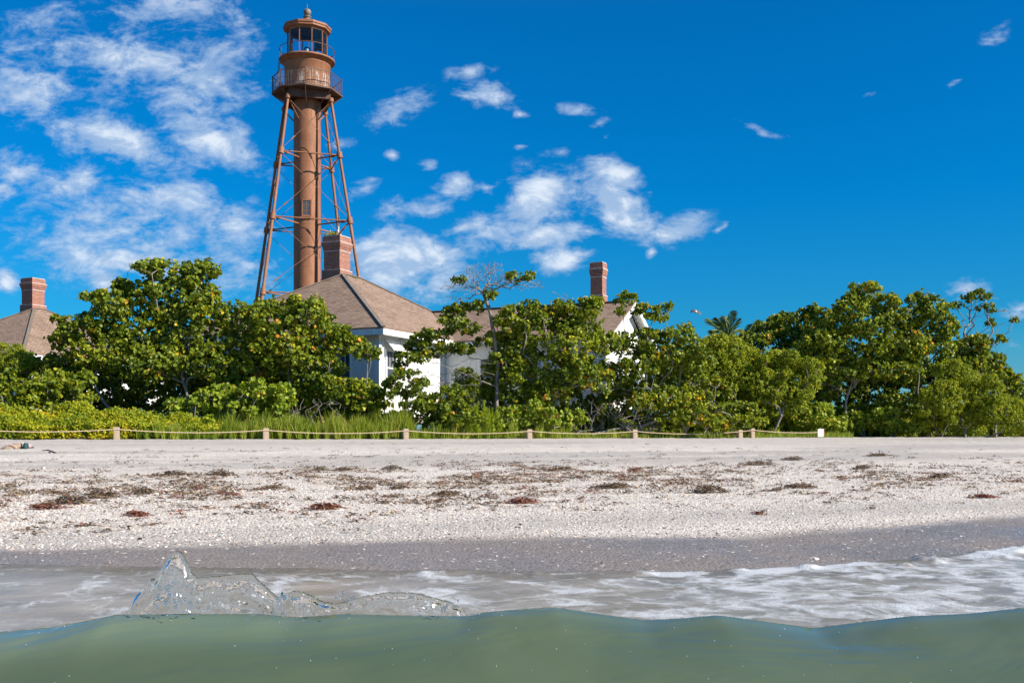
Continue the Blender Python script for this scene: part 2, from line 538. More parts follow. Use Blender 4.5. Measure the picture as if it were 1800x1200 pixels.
def brick_mat(name, c1, c2, mortar, sx=.23, sy=.075):
    m, N, out = new_mat(name)
    uv = N.add('ShaderNodeUVMap').outputs[0]
    br = N.add('ShaderNodeTexBrick', {'Vector': uv, 'Color1': c1, 'Color2': c2, 'Mortar': mortar, 'Scale': 1.0,
                                      'Mortar Size': .012, 'Bias': -.1, 'Brick Width': sx, 'Row Height': sy})
    obn = N.add('ShaderNodeTexCoord').outputs['Object']
    n = N.noise(obn, 2.2, 6, .65)
    c = N.mix(N.rng(n, .6, .8, 0, .35), br.outputs[0], (.48, .36, .30))
    c = N.mix(N.rng(N.noise(obn, 9, 4), .5, .75, 0, .5), c, tuple(x * .45 for x in c1))
    bn = N.add('ShaderNodeBump', {'Strength': .5, 'Distance': .02, 'Height': br.outputs[1]})
    bn.invert = True
    b = N.add('ShaderNodeBsdfPrincipled', {'Base Color': c, 'Roughness': .85, 'Normal': bn.outputs[0]})
    N.set(out, 'Surface', b.outputs[0])
    return m

def shingle_mat():
    m, N, out = new_mat("roof_shingles")
    uv = N.add('ShaderNodeUVMap').outputs[0]
    br = N.add('ShaderNodeTexBrick', {'Vector': uv, 'Color1': (.19, .128, .095), 'Color2': (.345, .245, .185), 'Mortar': (.09, .065, .055),
                                      'Scale': 1.0, 'Mortar Size': .012, 'Bias': 0.0, 'Brick Width': .30, 'Row Height': .15})
    obn = N.add('ShaderNodeTexCoord').outputs['Object']
    n = N.noise(obn, .7, 6, .6)
    c = N.mix(N.rng(n, .35, .7, 0, .5), br.outputs[0], (.32, .232, .178))
    c = N.mix(N.rng(N.noise(N.vmath('MULTIPLY', obn, (1, 1, .4)), 3.0, 5, .7), .55, .75, 0, .5), c, (.12, .10, .085))
    bn = N.add('ShaderNodeBump', {'Strength': .6, 'Distance': .02, 'Height': br.outputs[1]})
    bn.invert = True
    b = N.add('ShaderNodeBsdfPrincipled', {'Base Color': c, 'Roughness': .9, 'Specular IOR Level': .25, 'Normal': bn.outputs[0]})
    N.set(out, 'Surface', b.outputs[0])
    return m

def siding_mat(name, col, pitch, vertical=False):
    """painted boards: dark joints every `pitch` metres"""
    m, N, out = new_mat(name)
    uv = N.add('ShaderNodeUVMap').outputs[0]
    sp = N.add('ShaderNodeSeparateXYZ', {0: uv})
    t = N.math('FRACT', N.math('DIVIDE', sp.outputs[0 if vertical else 1], pitch))
    line = N.rng(t, .0, .07, 1.0, 0.0)
    obn = N.add('ShaderNodeTexCoord').outputs['Object']
    n = N.noise(N.vmath('MULTIPLY', obn, (1, 1, .35)), 2.5, 5, .6)
    c = N.mix(N.rng(n, .45, .75, 0, .5), col, (.60, .60, .55))
    c = N.mix(N.math('MULTIPLY', line, .35), c, (.35, .36, .37))
    bn = N.add('ShaderNodeBump', {'Strength': .5, 'Distance': .02, 'Height': N.math('ADD', t, N.math('MULTIPLY', line, -.6))})
    b = N.add('ShaderNodeBsdfPrincipled', {'Base Color': c, 'Roughness': .55, 'Normal': bn.outputs[0]})
    N.set(out, 'Surface', b.outputs[0])
    return m

def iron_mat(name, stain=None):
    """brown lighthouse paint, plate seams, sun-bleached; stain = (z0, z1) band of peeling to white"""
    m, N, out = new_mat(name)
    geo = N.add('ShaderNodeNewGeometry').outputs['Position']
    z = N.add('ShaderNodeSeparateXYZ', {0: geo}).outputs[2]
    n = N.noise(N.vmath('MULTIPLY', geo, (1, 1, .3)), 1.6, 6, .62)
    c = N.mix(N.rng(n, .3, .72), (.235, .098, .048), (.35, .158, .082))
    seam = N.rng(N.math('ABSOLUTE', N.math('SUBTRACT', N.math('FRACT', N.math('DIVIDE', z, 1.52)), .5)), .0, .015, 1., 0.)
    c = N.mix(N.math('MULTIPLY', seam, .45), c, (.09, .045, .03))
    rust = N.noise(N.vmath('MULTIPLY', geo, (1, 1, .22)), 5.0, 6, .7)
    c = N.mix(N.rng(rust, .54, .72, 0, .6), c, (.11, .045, .026))
    for (z0, z1, thr, amt) in stain or ():
        band = N.math('MULTIPLY', N.rng(z, z0, z0 + .15), N.rng(z, z1, z1 - .35))
        st = N.noise(N.vmath('MULTIPLY', geo, (1, 1, .16)), 5.5, 6, .7, .5)
        c = N.mix(N.math('MULTIPLY', N.math('MULTIPLY', N.rng(st, thr, thr + .1), band), amt), c, (.62, .56, .52))
    bn = N.add('ShaderNodeBump', {'Strength': .25, 'Distance': .02, 'Height': N.math('ADD', N.noise(geo, 9, 4), N.math('MULTIPLY', seam, .7))})
    b = N.add('ShaderNodeBsdfPrincipled', {'Base Color': c, 'Roughness': .62, 'Specular IOR Level': .35, 'Normal': bn.outputs[0]})
    N.set(out, 'Surface', b.outputs[0])
    return m

def glass_mat(name, tint=(.9, .95, 1.0)):
    m, N, out = new_mat(name)
    gl = N.add('ShaderNodeBsdfGlossy', {'Color': (1, 1, 1), 'Roughness': .02})
    tr = N.add('ShaderNodeBsdfTransparent', {'Color': tint})
    fr = N.add('ShaderNodeFresnel', {'IOR': 1.45})
    mx = N.add('ShaderNodeMixShader', {0: fr.outputs[0], 1: tr.outputs[0], 2: gl.outputs[0]})
    N.set(out, 'Surface', mx.outputs[0])
    return m

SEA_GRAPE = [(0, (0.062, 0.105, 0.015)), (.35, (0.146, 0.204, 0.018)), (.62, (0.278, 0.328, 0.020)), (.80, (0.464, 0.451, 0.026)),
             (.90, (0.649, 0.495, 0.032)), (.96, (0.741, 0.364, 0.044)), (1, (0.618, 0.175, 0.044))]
M = dict(
    sand=sand_mat(), water=water_mat(), clear=clear_water_mat(),
    grape=leaf_mat("sea_grape_leaf", SEA_GRAPE),
    grape_light=leaf_mat("young_sea_grape_leaf", [(0, (0.115, 0.172, 0.018)), (.4, (0.230, 0.310, 0.025)), (.75, (0.380, 0.448, 0.040)), (.93, (0.552, 0.529, 0.057)), (1, (0.575, 0.207, 0.057))]),
    fine=leaf_mat("small_leaf", [(0, (0.097, 0.143, 0.014)), (.4, (0.244, 0.308, 0.018)), (.8, (0.438, 0.443, 0.021)), (1, (0.681, 0.529, 0.043))], .55),
    hedge=leaf_mat("hedge_leaf", [(0, (0.090, 0.146, 0.011)), (.4, (0.269, 0.325, 0.013)), (.75, (0.470, 0.459, 0.017)), (.93, (0.650, 0.470, 0.022)), (1, (0.560, 0.224, 0.022))], .55),
    grass=leaf_mat("grass_blade", [(0, (.08, .14, .012)), (.5, (.20, .28, .018)), (.85, (.33, .37, .03)), (1, (.46, .40, .12))], .55),
    fennel=leaf_mat("feathery_leaf", [(0, (.14, .22, .012)), (.5, (.29, .40, .018)), (1, (.46, .50, .03))], .55, .35),
    palm=leaf_mat("palm_leaflet", [(0, (.035, .07, .010)), (.6, (.075, .125, .018)), (1, (.17, .22, .045))], .6, .2),
    bark=plain("grey_bark", (.235, .205, .18), .9, .3, 5, .5, 25),
    bark_pale=plain("pale_bark", (.40, .36, .32), .9, .25, 5, .4, 25),
    dead=plain("dead_wood", (.24, .21, .19), .9, .3, 8, .4, 25),
    iron=iron_mat("brown_iron"),
    iron_drum=iron_mat("brown_iron_peeling", [(25.5, 27.1, .49, .75)]),
    iron_col=iron_mat("brown_iron_column", [(19.2, 20.5, .64, .7)]),
    under=plain("shaded_brown_iron", (.115, .058, .038), .7, .3, 2.5),  # brown paint darkened in its own colour to stand for shade below the gallery
    dark_iron=plain("dark_iron", (.10, .058, .042), .6, .25, 4),
    copper=plain("weathered_ball", (.17, .15, .13), .55, .3, 6),
    dark_ceiling=plain("lantern_ceiling", (.045, .045, .05), .6, .2, 3),
    glass=glass_mat("lantern_glass"),
    brick=brick_mat("red_brick", (.22, .055, .032), (.42, .135, .078), (.36, .27, .22)),
    band=plain("mortar_band", (.55, .49, .45), .85, .2, 8),
    shingle=shingle_mat(),
    white=plain("white_paint", (.80, .81, .80), .5, .05, 2, 0, 30, dirt=((.5, .48, .44), .35), stretch=(1, 1, .4)),
    siding=siding_mat("white_siding", (.80, .81, .81), .19),
    batten=siding_mat("white_boards", (.78, .79, .76), .62, True),
    skirt=plain("grey_skirt", (.22, .20, .185), .8, .2, 3),
    flash=plain("roof_flashing", (.20, .16, .13), .7, .25, 6),
    pane=plain("window_pane", (.055, .07, .085), .06, .3, 1.5),
    post=plain("weathered_wood", (.36, .275, .205), .85, .2, 8, .4, 30, stretch=(1, 1, .25)),
    rope=plain("pale_rope", (.62, .47, .32), .9, .2, 60, .5, 200),
    sign=plain("sign_white", (.80, .78, .78), .5, .03),
    sign_red=plain("sign_red", (.62, .10, .12), .5, .05),
    weed=plain("dry_seaweed", (.13, .085, .05), .9, .6, 9, .4, 40),
    weed_red=plain("red_seaweed", (.18, .062, .036), .9, .35, 9, .4, 40),
    straw=plain("dry_reed", (.46, .33, .17), .8, .3, 12),
    gull=plain("gull_white", (.78, .77, .75), .7, .05),
    gull_dark=plain("gull_wing", (.07, .07, .075), .7, .2),
    gull_grey=plain("gull_grey", (.33, .34, .36), .7, .1),
    beak=plain("beak_orange", (.6, .28, .04), .5, .1),
    tan=plain("tan_leather", (.33, .235, .165), .75, .2, 20),
    black=plain("black_rubber", (.03, .03, .033), .6, .2, 20),
    teal=plain("teal_strap", (.01, .06, .065), .6, .2, 20),
    pinkish=plain("pink_cloth", (.55, .36, .34), .8, .15, 20),
    bubble=plain("bubble_foam", (.6, .64, .64), .4, .1, 5),
    shell=None,
)
def shell_mat():
    m, N, out = new_mat("shell")
    a = N.add('ShaderNodeAttribute', attribute_name='tint').outputs['Fac']
    c = N.ramp(a, [(0, (.20, .17, .15)), (.15, (.42, .33, .27)), (.4, (.58, .51, .46)), (.7, (.70, .64, .59)), (.9, (.80, .76, .72)), (1, (.72, .48, .34))])
    b = N.add('ShaderNodeBsdfPrincipled', {'Base Color': c, 'Roughness': .6})
    N.set(out, 'Surface', b.outputs[0])
    return m
M['shell'] = shell_mat()

# ------------------------------------------------------------------ beach and sea (one sheet each, polar about the camera's foot)
def polar(front, nf, radii):
    a = np.concatenate([np.linspace(-front, front, nf), np.linspace(front, 2 * math.pi - front, 90)[1:-1]])
    A, RR = np.meshgrid(a, radii)
    na, nr = len(a), len(radii)
    i, j = np.meshgrid(np.arange(nr - 1), np.arange(na), indexing='ij')
    j2 = (j + 1) % na
    Fc = np.stack([i * na + j, i * na + j2, (i + 1) * na + j2, (i + 1) * na + j], -1).reshape(-1, 4)[:, ::-1]
    X, Y = RR * np.sin(A), RR * np.cos(A)
    return X.ravel(), Y.ravel(), Fc[:, ::-1], na

def build_beach():
    rad = np.concatenate([[.02], np.geomspace(.8, 6, 50), np.geomspace(6.03, 30, 330)[1:], np.geomspace(30, 75, 90)[1:], np.geomspace(75, 6000, 30)[1:]])
    X, Y, Fc, na = polar(R(31), 620, rad)
    Z = ground(X, Y)
    u, w = uw(X, Y)
    wet = 1 - sstep(-.20, .34, u - wet_edge(w) + .22 * fbm(X * 6, Y * 6, 3))
    b = .5 + .9 * fbm(u * .42 + 2.7, w * .07, 3)
    fine = sstep(.42, .66, b) * .95 * sstep(16, 20, u)
    fine = np.maximum(fine, .75 * (1 - sstep(.1, .9, np.abs(u - 8.0 - .5 * fbm(w * .5, u * 0, 2)))))
    fine = np.maximum(fine, .6 * sstep(28, 36, u))
    V = np.stack([X, Y, Z], 1)
    o = big_mesh("beach", V, Fc[:, ::-1], M['sand'], smooth=True,
                 attrs={'litter': ('POINT', 'FLOAT', sstep(43.6, 45.2, u + .8 * fbm(X * .7, Y * .7, 2))), 'wet': ('POINT', 'FLOAT', wet), 'fine': ('POINT', 'FLOAT', fine)})
    tag(o, "wide pale shell beach rising from the water to the trees", "beach", kind='structure')
build_beach()

# crest of the breaking wave: heights along its own line
CR_X = [-400, 0, 100, 200, 300, 460, 520, 600, 700, 815, 860, 940, 975, 1060, 1130, 1200, 1260, 1330, 1430, 1500, 1600, 1700, 1800, 2200]
CR_Y = [1112, 1110, 1100, 1080, 1078, 1078, 1084, 1078, 1080, 1082, 1074, 1068, 1066, 1079, 1089, 1086, 1080, 1089, 1103, 1094, 1082, 1078, 1067, 1075]
_cx, _cz = [], []
for _px, _py in zip(CR_X, CR_Y):
    _t = (_px - 900) / F
    _Yc = 2.6 / (1 - .2 * _t)
    _cx.append(_t * _Yc)
    _cz.append(EYE - (_py - HOR) / F * _Yc)
_gx = np.arange(-3, 3, .005)
_gz = np.interp(_gx, _cx, _cz)
_gk = np.hanning(13); _gk /= _gk.sum()
_gz = np.convolve(np.pad(_gz, 6, mode='edge'), _gk, 'valid')
_gk2 = np.hanning(221); _gk2 /= _gk2.sum()
_gs = np.convolve(np.pad(_gz, 110, mode='edge'), _gk2, 'valid')
def crest_y(X):
    return 2.6 + .2 * np.clip(X, -6, 6)
def crest_z(X):
    return np.interp(X, _gx, _gz)
LEVEL = .085
def sea_height(X, Y):
    u, w = uw(X, Y)
    s = Y - crest_y(X)
    wide = np.interp(X + .45 * s, _gx, _gs)
    dt = np.exp(-(np.clip(-s, 0, None) / .22) ** 2)
    zc = (crest_z(X) * dt + wide * (1 - dt)) * (1 - .35 * sstep(2.5, 8, np.abs(X)))
    amp = zc - LEVEL
    back = np.exp(-(np.clip(-s, 0, None) / .95) ** 1.55)
    front = np.exp(-(np.clip(s, 0, None) / .26) ** 1.5)
    z = LEVEL + amp * np.where(s < 0, back, front)
    far = sstep(0, -3, s)
    z = z + far * .10 * np.sin(u * 1.1 + 2 * fbm(X * .2, Y * .2, 2)) * np.exp(-np.hypot(X, Y) / 60)
    z = z + .018 * fbm(X * 1.6, Y * 2.4, 3) * sstep(.02, .4, np.abs(s))
    return z, s, u, w

def build_sea():
    rad = np.concatenate([[.02], np.geomspace(.5, 1.9, 14), np.linspace(1.92, 3.2, 120), np.geomspace(3.22, 10, 240), np.geomspace(10.1, 40, 60)[1:], np.geomspace(42, 6000, 30)])
    X, Y, Fc, na = polar(R(31), 520, rad)
    z, s, u, w = sea_height(X, Y)
    g = ground(X, Y, False)
    e = swash_edge(w) - u                      # >0 on the sea side of the run-up edge
    right = sstep(-.5, 5.5, w)
    lump = np.clip(vnoise(w * 6.2, u * 6.2 + 4) - .35, 0, 1) * (.5 + vnoise(w * 19, u * 19))
    foam_edge = np.exp(-((e - .14) / .20) ** 2)
    thinw = .004 + .022 * sstep(0, .5, e) + (.014 + .05 * right) * foam_edge * lump
    thinw = thinw + .02 * sstep(.3, 1.2, e) * (vnoise(w * 2.2, u * 4.0) - .3) * (.4 + right)
    z = np.where(e > 0, np.maximum(z, g + thinw), g - .12 - .1 * sstep(0, 1, -e))
    z = np.where((e <= 0) & (e > -.06), g + .004 + (e / .06) * .03, z)
    shallow = sstep(.35, 1.1, s) * sstep(-40, 1, u)
    thin = .62 * (1 - sstep(.0, .75, e)) * (1 - .5 * right)
    foam = np.clip(foam_edge * (.30 + .75 * right) * (.15 + 1.25 * vnoise(w * 3.4, u * 3 + 9)), 0, 1) * sstep(-.03, .04, e)
    foam = np.maximum(foam, (.52 + .16 * right) * sstep(.0, .3, e) * (1 - sstep(1.3, 2.8, e) * .55) * sstep(-1.6, .6, w) ** .5)
    foam = foam * sstep(.5, 1.2, s)
    # sunlight painted into the water colour just under the crest, strongest on the left
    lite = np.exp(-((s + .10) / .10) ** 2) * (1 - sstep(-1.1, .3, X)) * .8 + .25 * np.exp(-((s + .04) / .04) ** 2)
    V = np.stack([X, Y, z], 1)
    keep_f = Fc
    umin = (e[keep_f] > -1.2).any(1)
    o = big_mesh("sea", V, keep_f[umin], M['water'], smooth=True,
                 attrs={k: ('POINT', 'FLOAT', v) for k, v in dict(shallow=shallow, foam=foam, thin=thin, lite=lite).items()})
    tag(o, "grey green sea with a small wave rolling onto the shell beach", "sea", kind='structure')
build_sea()

# ---- thin curl of clear water thrown up along the crest
def build_splash(name, top, label, seed, lean=.10):
    rg = np.random.default_rng(seed)
    xs = np.array([p[0] for p in top], float)
    ys = np.array([p[1] for p in top], float)
    n, m = 150, 26
    px = np.linspace(xs[0], xs[-1], n)
    py = np.interp(px, xs, ys)
    k = np.hanning(7); k /= k.sum()
    py = np.convolve(np.pad(py, 3, mode='edge'), k, 'valid')
    py = py + 2.0 * (rg.random(n) - .5)
    t = (px - 900) / F
    Yc = 2.6 / (1 - .2 * t)
    Xc = t * Yc
    base = crest_z(Xc) - .07
    topz = EYE - (py - HOR) / F * Yc
    hgt = np.maximum(topz - base, .01)
    v = np.linspace(0, 1, m)
    P = np.zeros((n, m, 3)); T = np.zeros((n, m))
    for j in range(m):
        P[:, j, 0] = Xc + .012 * fbm(Xc * 14 + seed, np.full(n, v[j] * 3), 2)
        P[:, j, 1] = Yc + .035 + lean * v[j] ** 1.6 * (.4 + hgt * 3) + .03 * fbm(Xc * 11, np.full(n, v[j] * 2.2 + seed), 3)
        P[:, j, 2] = base + hgt * v[j]
        rim = np.exp(-((v[j] - .95) / .06) ** 2)
        T[:, j] = (.012 * (1 - v[j]) + .005 + .003 * rim + .013 * np.clip(fbm(Xc * 26, np.full(n, v[j] * 7 + seed), 3) + .1, 0, 1)) * np.minimum(1, hgt / .05 + .2)
    ends = np.minimum(1, np.minimum(np.arange(n), np.arange(n)[::-1]) / 6.0)
    T *= ends[:, None] * .9 + .1
    A = P.copy(); A[:, :, 1] -= T
    B = P.copy(); B[:, :, 1] += T
    V = np.concatenate([A.reshape(-1, 3), B.reshape(-1, 3)])
    o2 = n * m
    i, j = np.meshgrid(np.arange(n - 1), np.arange(m - 1), indexing='ij')
    q = np.stack([i * m + j, (i + 1) * m + j, (i + 1) * m + j + 1, i * m + j + 1], -1).reshape(-1, 4)
    fs = [q, q[:, ::-1] + o2]
    def strip(idx):
        a, b = idx[:-1], idx[1:]
        return np.stack([b, a, a + o2, b + o2], 1)
    fs.append(strip(np.arange(n) * m)[:, ::-1][:, ::-1])
    fs.append(strip(np.arange(n) * m + m - 1)[:, ::-1])
    fs.append(strip(np.arange(m))[:, ::-1])
    fs.append(strip((n - 1) * m + np.arange(m)))
    o = big_mesh(name, V, np.concatenate(fs), M['clear'], smooth=True, loc=(float(Xc.mean()), float(Yc.mean()), float(base.min())))
    tag(o, label, "splash", kind='stuff')
    return Xc, Yc, topz
SPL = [(198, 1096), (205, 1080), (213, 1058), (236, 1028), (252, 1012), (260, 1000), (268, 984), (280, 979), (290, 990), (298, 1003), (304, 1016),
       (318, 1027), (340, 1027), (370, 1024), (400, 1021), (420, 1020), (434, 1033), (452, 1048), (470, 1062), (482, 1080), (490, 1098)]
SPL2 = [(464, 1098), (472, 1074), (486, 1054), (500, 1047), (515, 1048), (535, 1056), (555, 1066), (580, 1070), (605, 1064), (640, 1056), (680, 1050), (720, 1051),
        (755, 1059), (790, 1069), (812, 1082), (824, 1100)]
build_splash("water_splash", SPL, "clear sheet of splashing water rising to a pointed tip on the wave crest", 3)
build_splash("water_splash", SPL2, "low rounded curl of clear water along the middle of the wave crest", 5, .06)

def ico(n=1):
    t = (1 + 5 ** .5) / 2
    v = norm(np.array([(-1, t, 0), (1, t, 0), (-1, -t, 0), (1, -t, 0), (0, -1, t), (0, 1, t), (0, -1, -t), (0, 1, -t), (t, 0, -1), (t, 0, 1), (-t, 0, -1), (-t, 0, 1)], float))
    f = np.array([(0, 11, 5), (0, 5, 1), (0, 1, 7), (0, 7, 10), (0, 10, 11), (1, 5, 9), (5, 11, 4), (11, 10, 2), (10, 7, 6), (7, 1, 8), (3, 9, 4), (3, 4, 2), (3, 2, 6), (3, 6, 8), (3, 8, 9), (4, 9, 5), (2, 4, 11), (6, 2, 10), (8, 6, 7), (9, 8, 1)])
    for _ in range(n - 1):
        vs = v.tolist(); cache = {}; nf = []
        def mid(a, b):
            k = (min(a, b), max(a, b))
            if k not in cache:
                vs.append(norm(np.array(vs[a]) + np.array(vs[b])).tolist()); cache[k] = len(vs) - 1
            return cache[k]
        for a, b, c in f:
            x, y, z = mid(a, b), mid(b, c), mid(c, a)
            nf += [(a, x, z), (b, y, x), (c, z, y), (x, y, z)]
        v, f = np.array(vs), np.array(nf)
    return v, f

def scatter(name, C, S, Q, mat, base_v, base_f, tint=None, smooth=False):
    """copies of a small base shape merged into one mass: centres C, scales S (n,3), rotations Q (n,3,3)"""
    n, k = len(C), len(base_v)
    V = np.einsum('nij,nkj->nki', Q, base_v[None] * S[:, None, :]) + C[:, None, :]
    Fc = (base_f[None] + (np.arange(n) * k)[:, None, None]).reshape(-1, base_f.shape[1])
    at = {'tint': ('POINT', 'FLOAT', np.repeat(tint, k))} if tint is not None else None
    return big_mesh(name, V.reshape(-1, 3), Fc, mat, smooth=smooth, attrs=at)

def rand_rot(n, rg, tilt=.4):
    a = rg.random(n) * 2 * math.pi
    x, y = rg.normal(0, tilt, n), rg.normal(0, tilt, n)
    ca, sa = np.cos(a), np.sin(a)
    Z = np.zeros(n); O = np.ones(n)
    Rz = np.stack([ca, -sa, Z, sa, ca, Z, Z, Z, O], 1).reshape(n, 3, 3)
    Rx = np.stack([O, Z, Z, Z, np.cos(x), -np.sin(x), Z, np.sin(x), np.cos(x)], 1).reshape(n, 3, 3)
    Ry = np.stack([np.cos(y), Z, np.sin(y), Z, O, Z, -np.sin(y), Z, np.cos(y)], 1).reshape(n, 3, 3)
    return Rz @ Rx @ Ry

def build_drops():
    rg = np.random.default_rng(21)
    bv, bf = ico(2)
    P, S = [], []
    for (cx, cy, sx, sy, n, s) in [(300, 1045, 40, 22, 34, .0032), (286, 1000, 8, 8, 8, .0024), (330, 1060, 60, 10, 26, .003), (500, 1048, 18, 6, 14, .004),
                                   (605, 1048, 12, 5, 12, .003), (780, 1066, 25, 6, 12, .0035), (190, 1085, 20, 8, 10, .003), (300, 1030, 18, 30, 16, .0030)]:
        for _ in range(n):
            x, y = cx + rg.normal(0, sx * .6), cy + rg.normal(0, sy * .7)
            if y > np.interp(x, CR_X, CR_Y) - 9: continue
            P.append(pix(x, y, 2.6 / (1 - .2 * (x - 900) / F) + rg.normal(-.03, .03)))
            r = s * rg.uniform(.45, 1.15)
            S.append((r, r, r * rg.uniform(.8, 1.5)))
    o = scatter("water_drops", np.array(P), np.array(S), rand_rot(len(P), rg, .4), M['clear'], bv, bf, smooth=True)
    tag(o, "small water drops flying off the splash on the wave crest", "water drops", kind='stuff')
build_drops()

def build_bubbles():
    rg = np.random.default_rng(23)
    bv, bf = ico(1)
    X = rg.uniform(-1.4, 1.5, 90); Y = crest_y(X) - rg.uniform(0, .5, 90) ** 1.2
    z, s, u, w = sea_height(X, Y)
    r = rg.uniform(.0006, .0017, 90)
    o = scatter("bubbles", np.stack([X, Y, z + .0004], 1), np.stack([r, r, r * .5], 1), rand_rot(90, rg, .1), M['bubble'], bv, bf, smooth=True)
    tag(o, "tiny white bubbles floating on the back of the wave", "bubbles", kind='stuff')
build_bubbles()

# ------------------------------------------------------------------ shells and wrack
def build_shells():
    rg = np.random.default_rng(5)
    n = 170000
    # even in picture distance: more near, fewer far
    Y = np.exp(rg.uniform(math.log(6.2), math.log(30), n))
    X = Y * rg.uniform(-.56, .56, n)
    u, w = uw(X, Y)
    dens = np.where(u < wet_edge(w), .012, .35 + 1.5 * np.clip(fbm(u * .9, w * .25, 3) + .12, 0, .5) + .7 * np.exp(-((u - 12.5) / 3.0) ** 2))
    ok = (rg.random(n) < dens) & (u > swash_edge(w) + .1)
    X, Y, u, w = X[ok], Y[ok], u[ok], w[ok]
    n = len(X)
    sz = .0042 + .0085 * rg.random(n) ** 2.6
    sz *= np.where(rg.random(n) < .012, 2.0, 1.0)
    sz *= 1 + .9 * np.exp(-((u - 13.0) / 2.6) ** 2) * rg.random(n) ** 2
    S = np.stack([sz * rg.uniform(.8, 1.3, n), sz * rg.uniform(.6, 1.0, n), sz * rg.uniform(.3, .6, n)], 1)
    bv = norm(np.array([(1, 0, 0), (.4, .9, .1), (-.6, .8, 0), (-1, -.1, .1), (-.4, -.9, 0), (.6, -.7, .05), (.1, .1, 1), (0, 0, -.8)], float))
    bf = np.array([(0, 1, 6), (1, 2, 6), (2, 3, 6), (3, 4, 6), (4, 5, 6), (5, 0, 6)])
    bv[:, 2] *= 1.1
    C = np.stack([X, Y, ground(X, Y) + S[:, 2] * .35], 1)
    o = scatter("shells", C, S, rand_rot(n, rg, .3), M['shell'], bv, bf, tint=rg.random(n) ** .8)
    tag(o, "small broken shells scattered over the beach", "shells", kind='stuff')
build_shells()

def clump_mesh(c, rx, ry, h, rg, strands, side_axis):
    """tangled dried weed: many short bent strips heaped on a low mound"""
    along = np.array([CS, SN, 0]); across = np.array([-SN, CS, 0])
    V, Fc = [], []
    for k in range(strands):
        a, b = rg.normal(0, .42), rg.normal(0, .38)
        p = c + along * a * rx + across * b * ry
        g = float(ground(p[0], p[1]))
        hh = h * max(0, 1 - (a * a + b * b) * .8)
        p[2] = g + hh * rg.uniform(.1, 1.0) + .004
        d = norm(along * rg.normal(1.0, .6) + across * rg.normal(0, .6) + np.array([0, 0, rg.normal(0, .22)]))
        L = rx * rg.uniform(.12, .38)
        s = norm(np.cross(d, (0, 0, 1)) + rg.normal(0, .5, 3)) * rg.uniform(.004, .011)
        q = p + d * L * .5 + np.array([0, 0, rg.uniform(0, .35) * L * .4])
        e = p + d * L
        e[2] = max(float(ground(e[0], e[1])) + .003, e[2] - L * .2)
        o = len(V)
        V += [p - s * .6, p + s * .6, q + s, q - s, e + s * .3, e - s * .3]
        Fc += [(o, o + 1, o + 2, o + 3), (o + 3, o + 2, o + 4, o + 5)]
    return np.array(V), np.array(Fc)

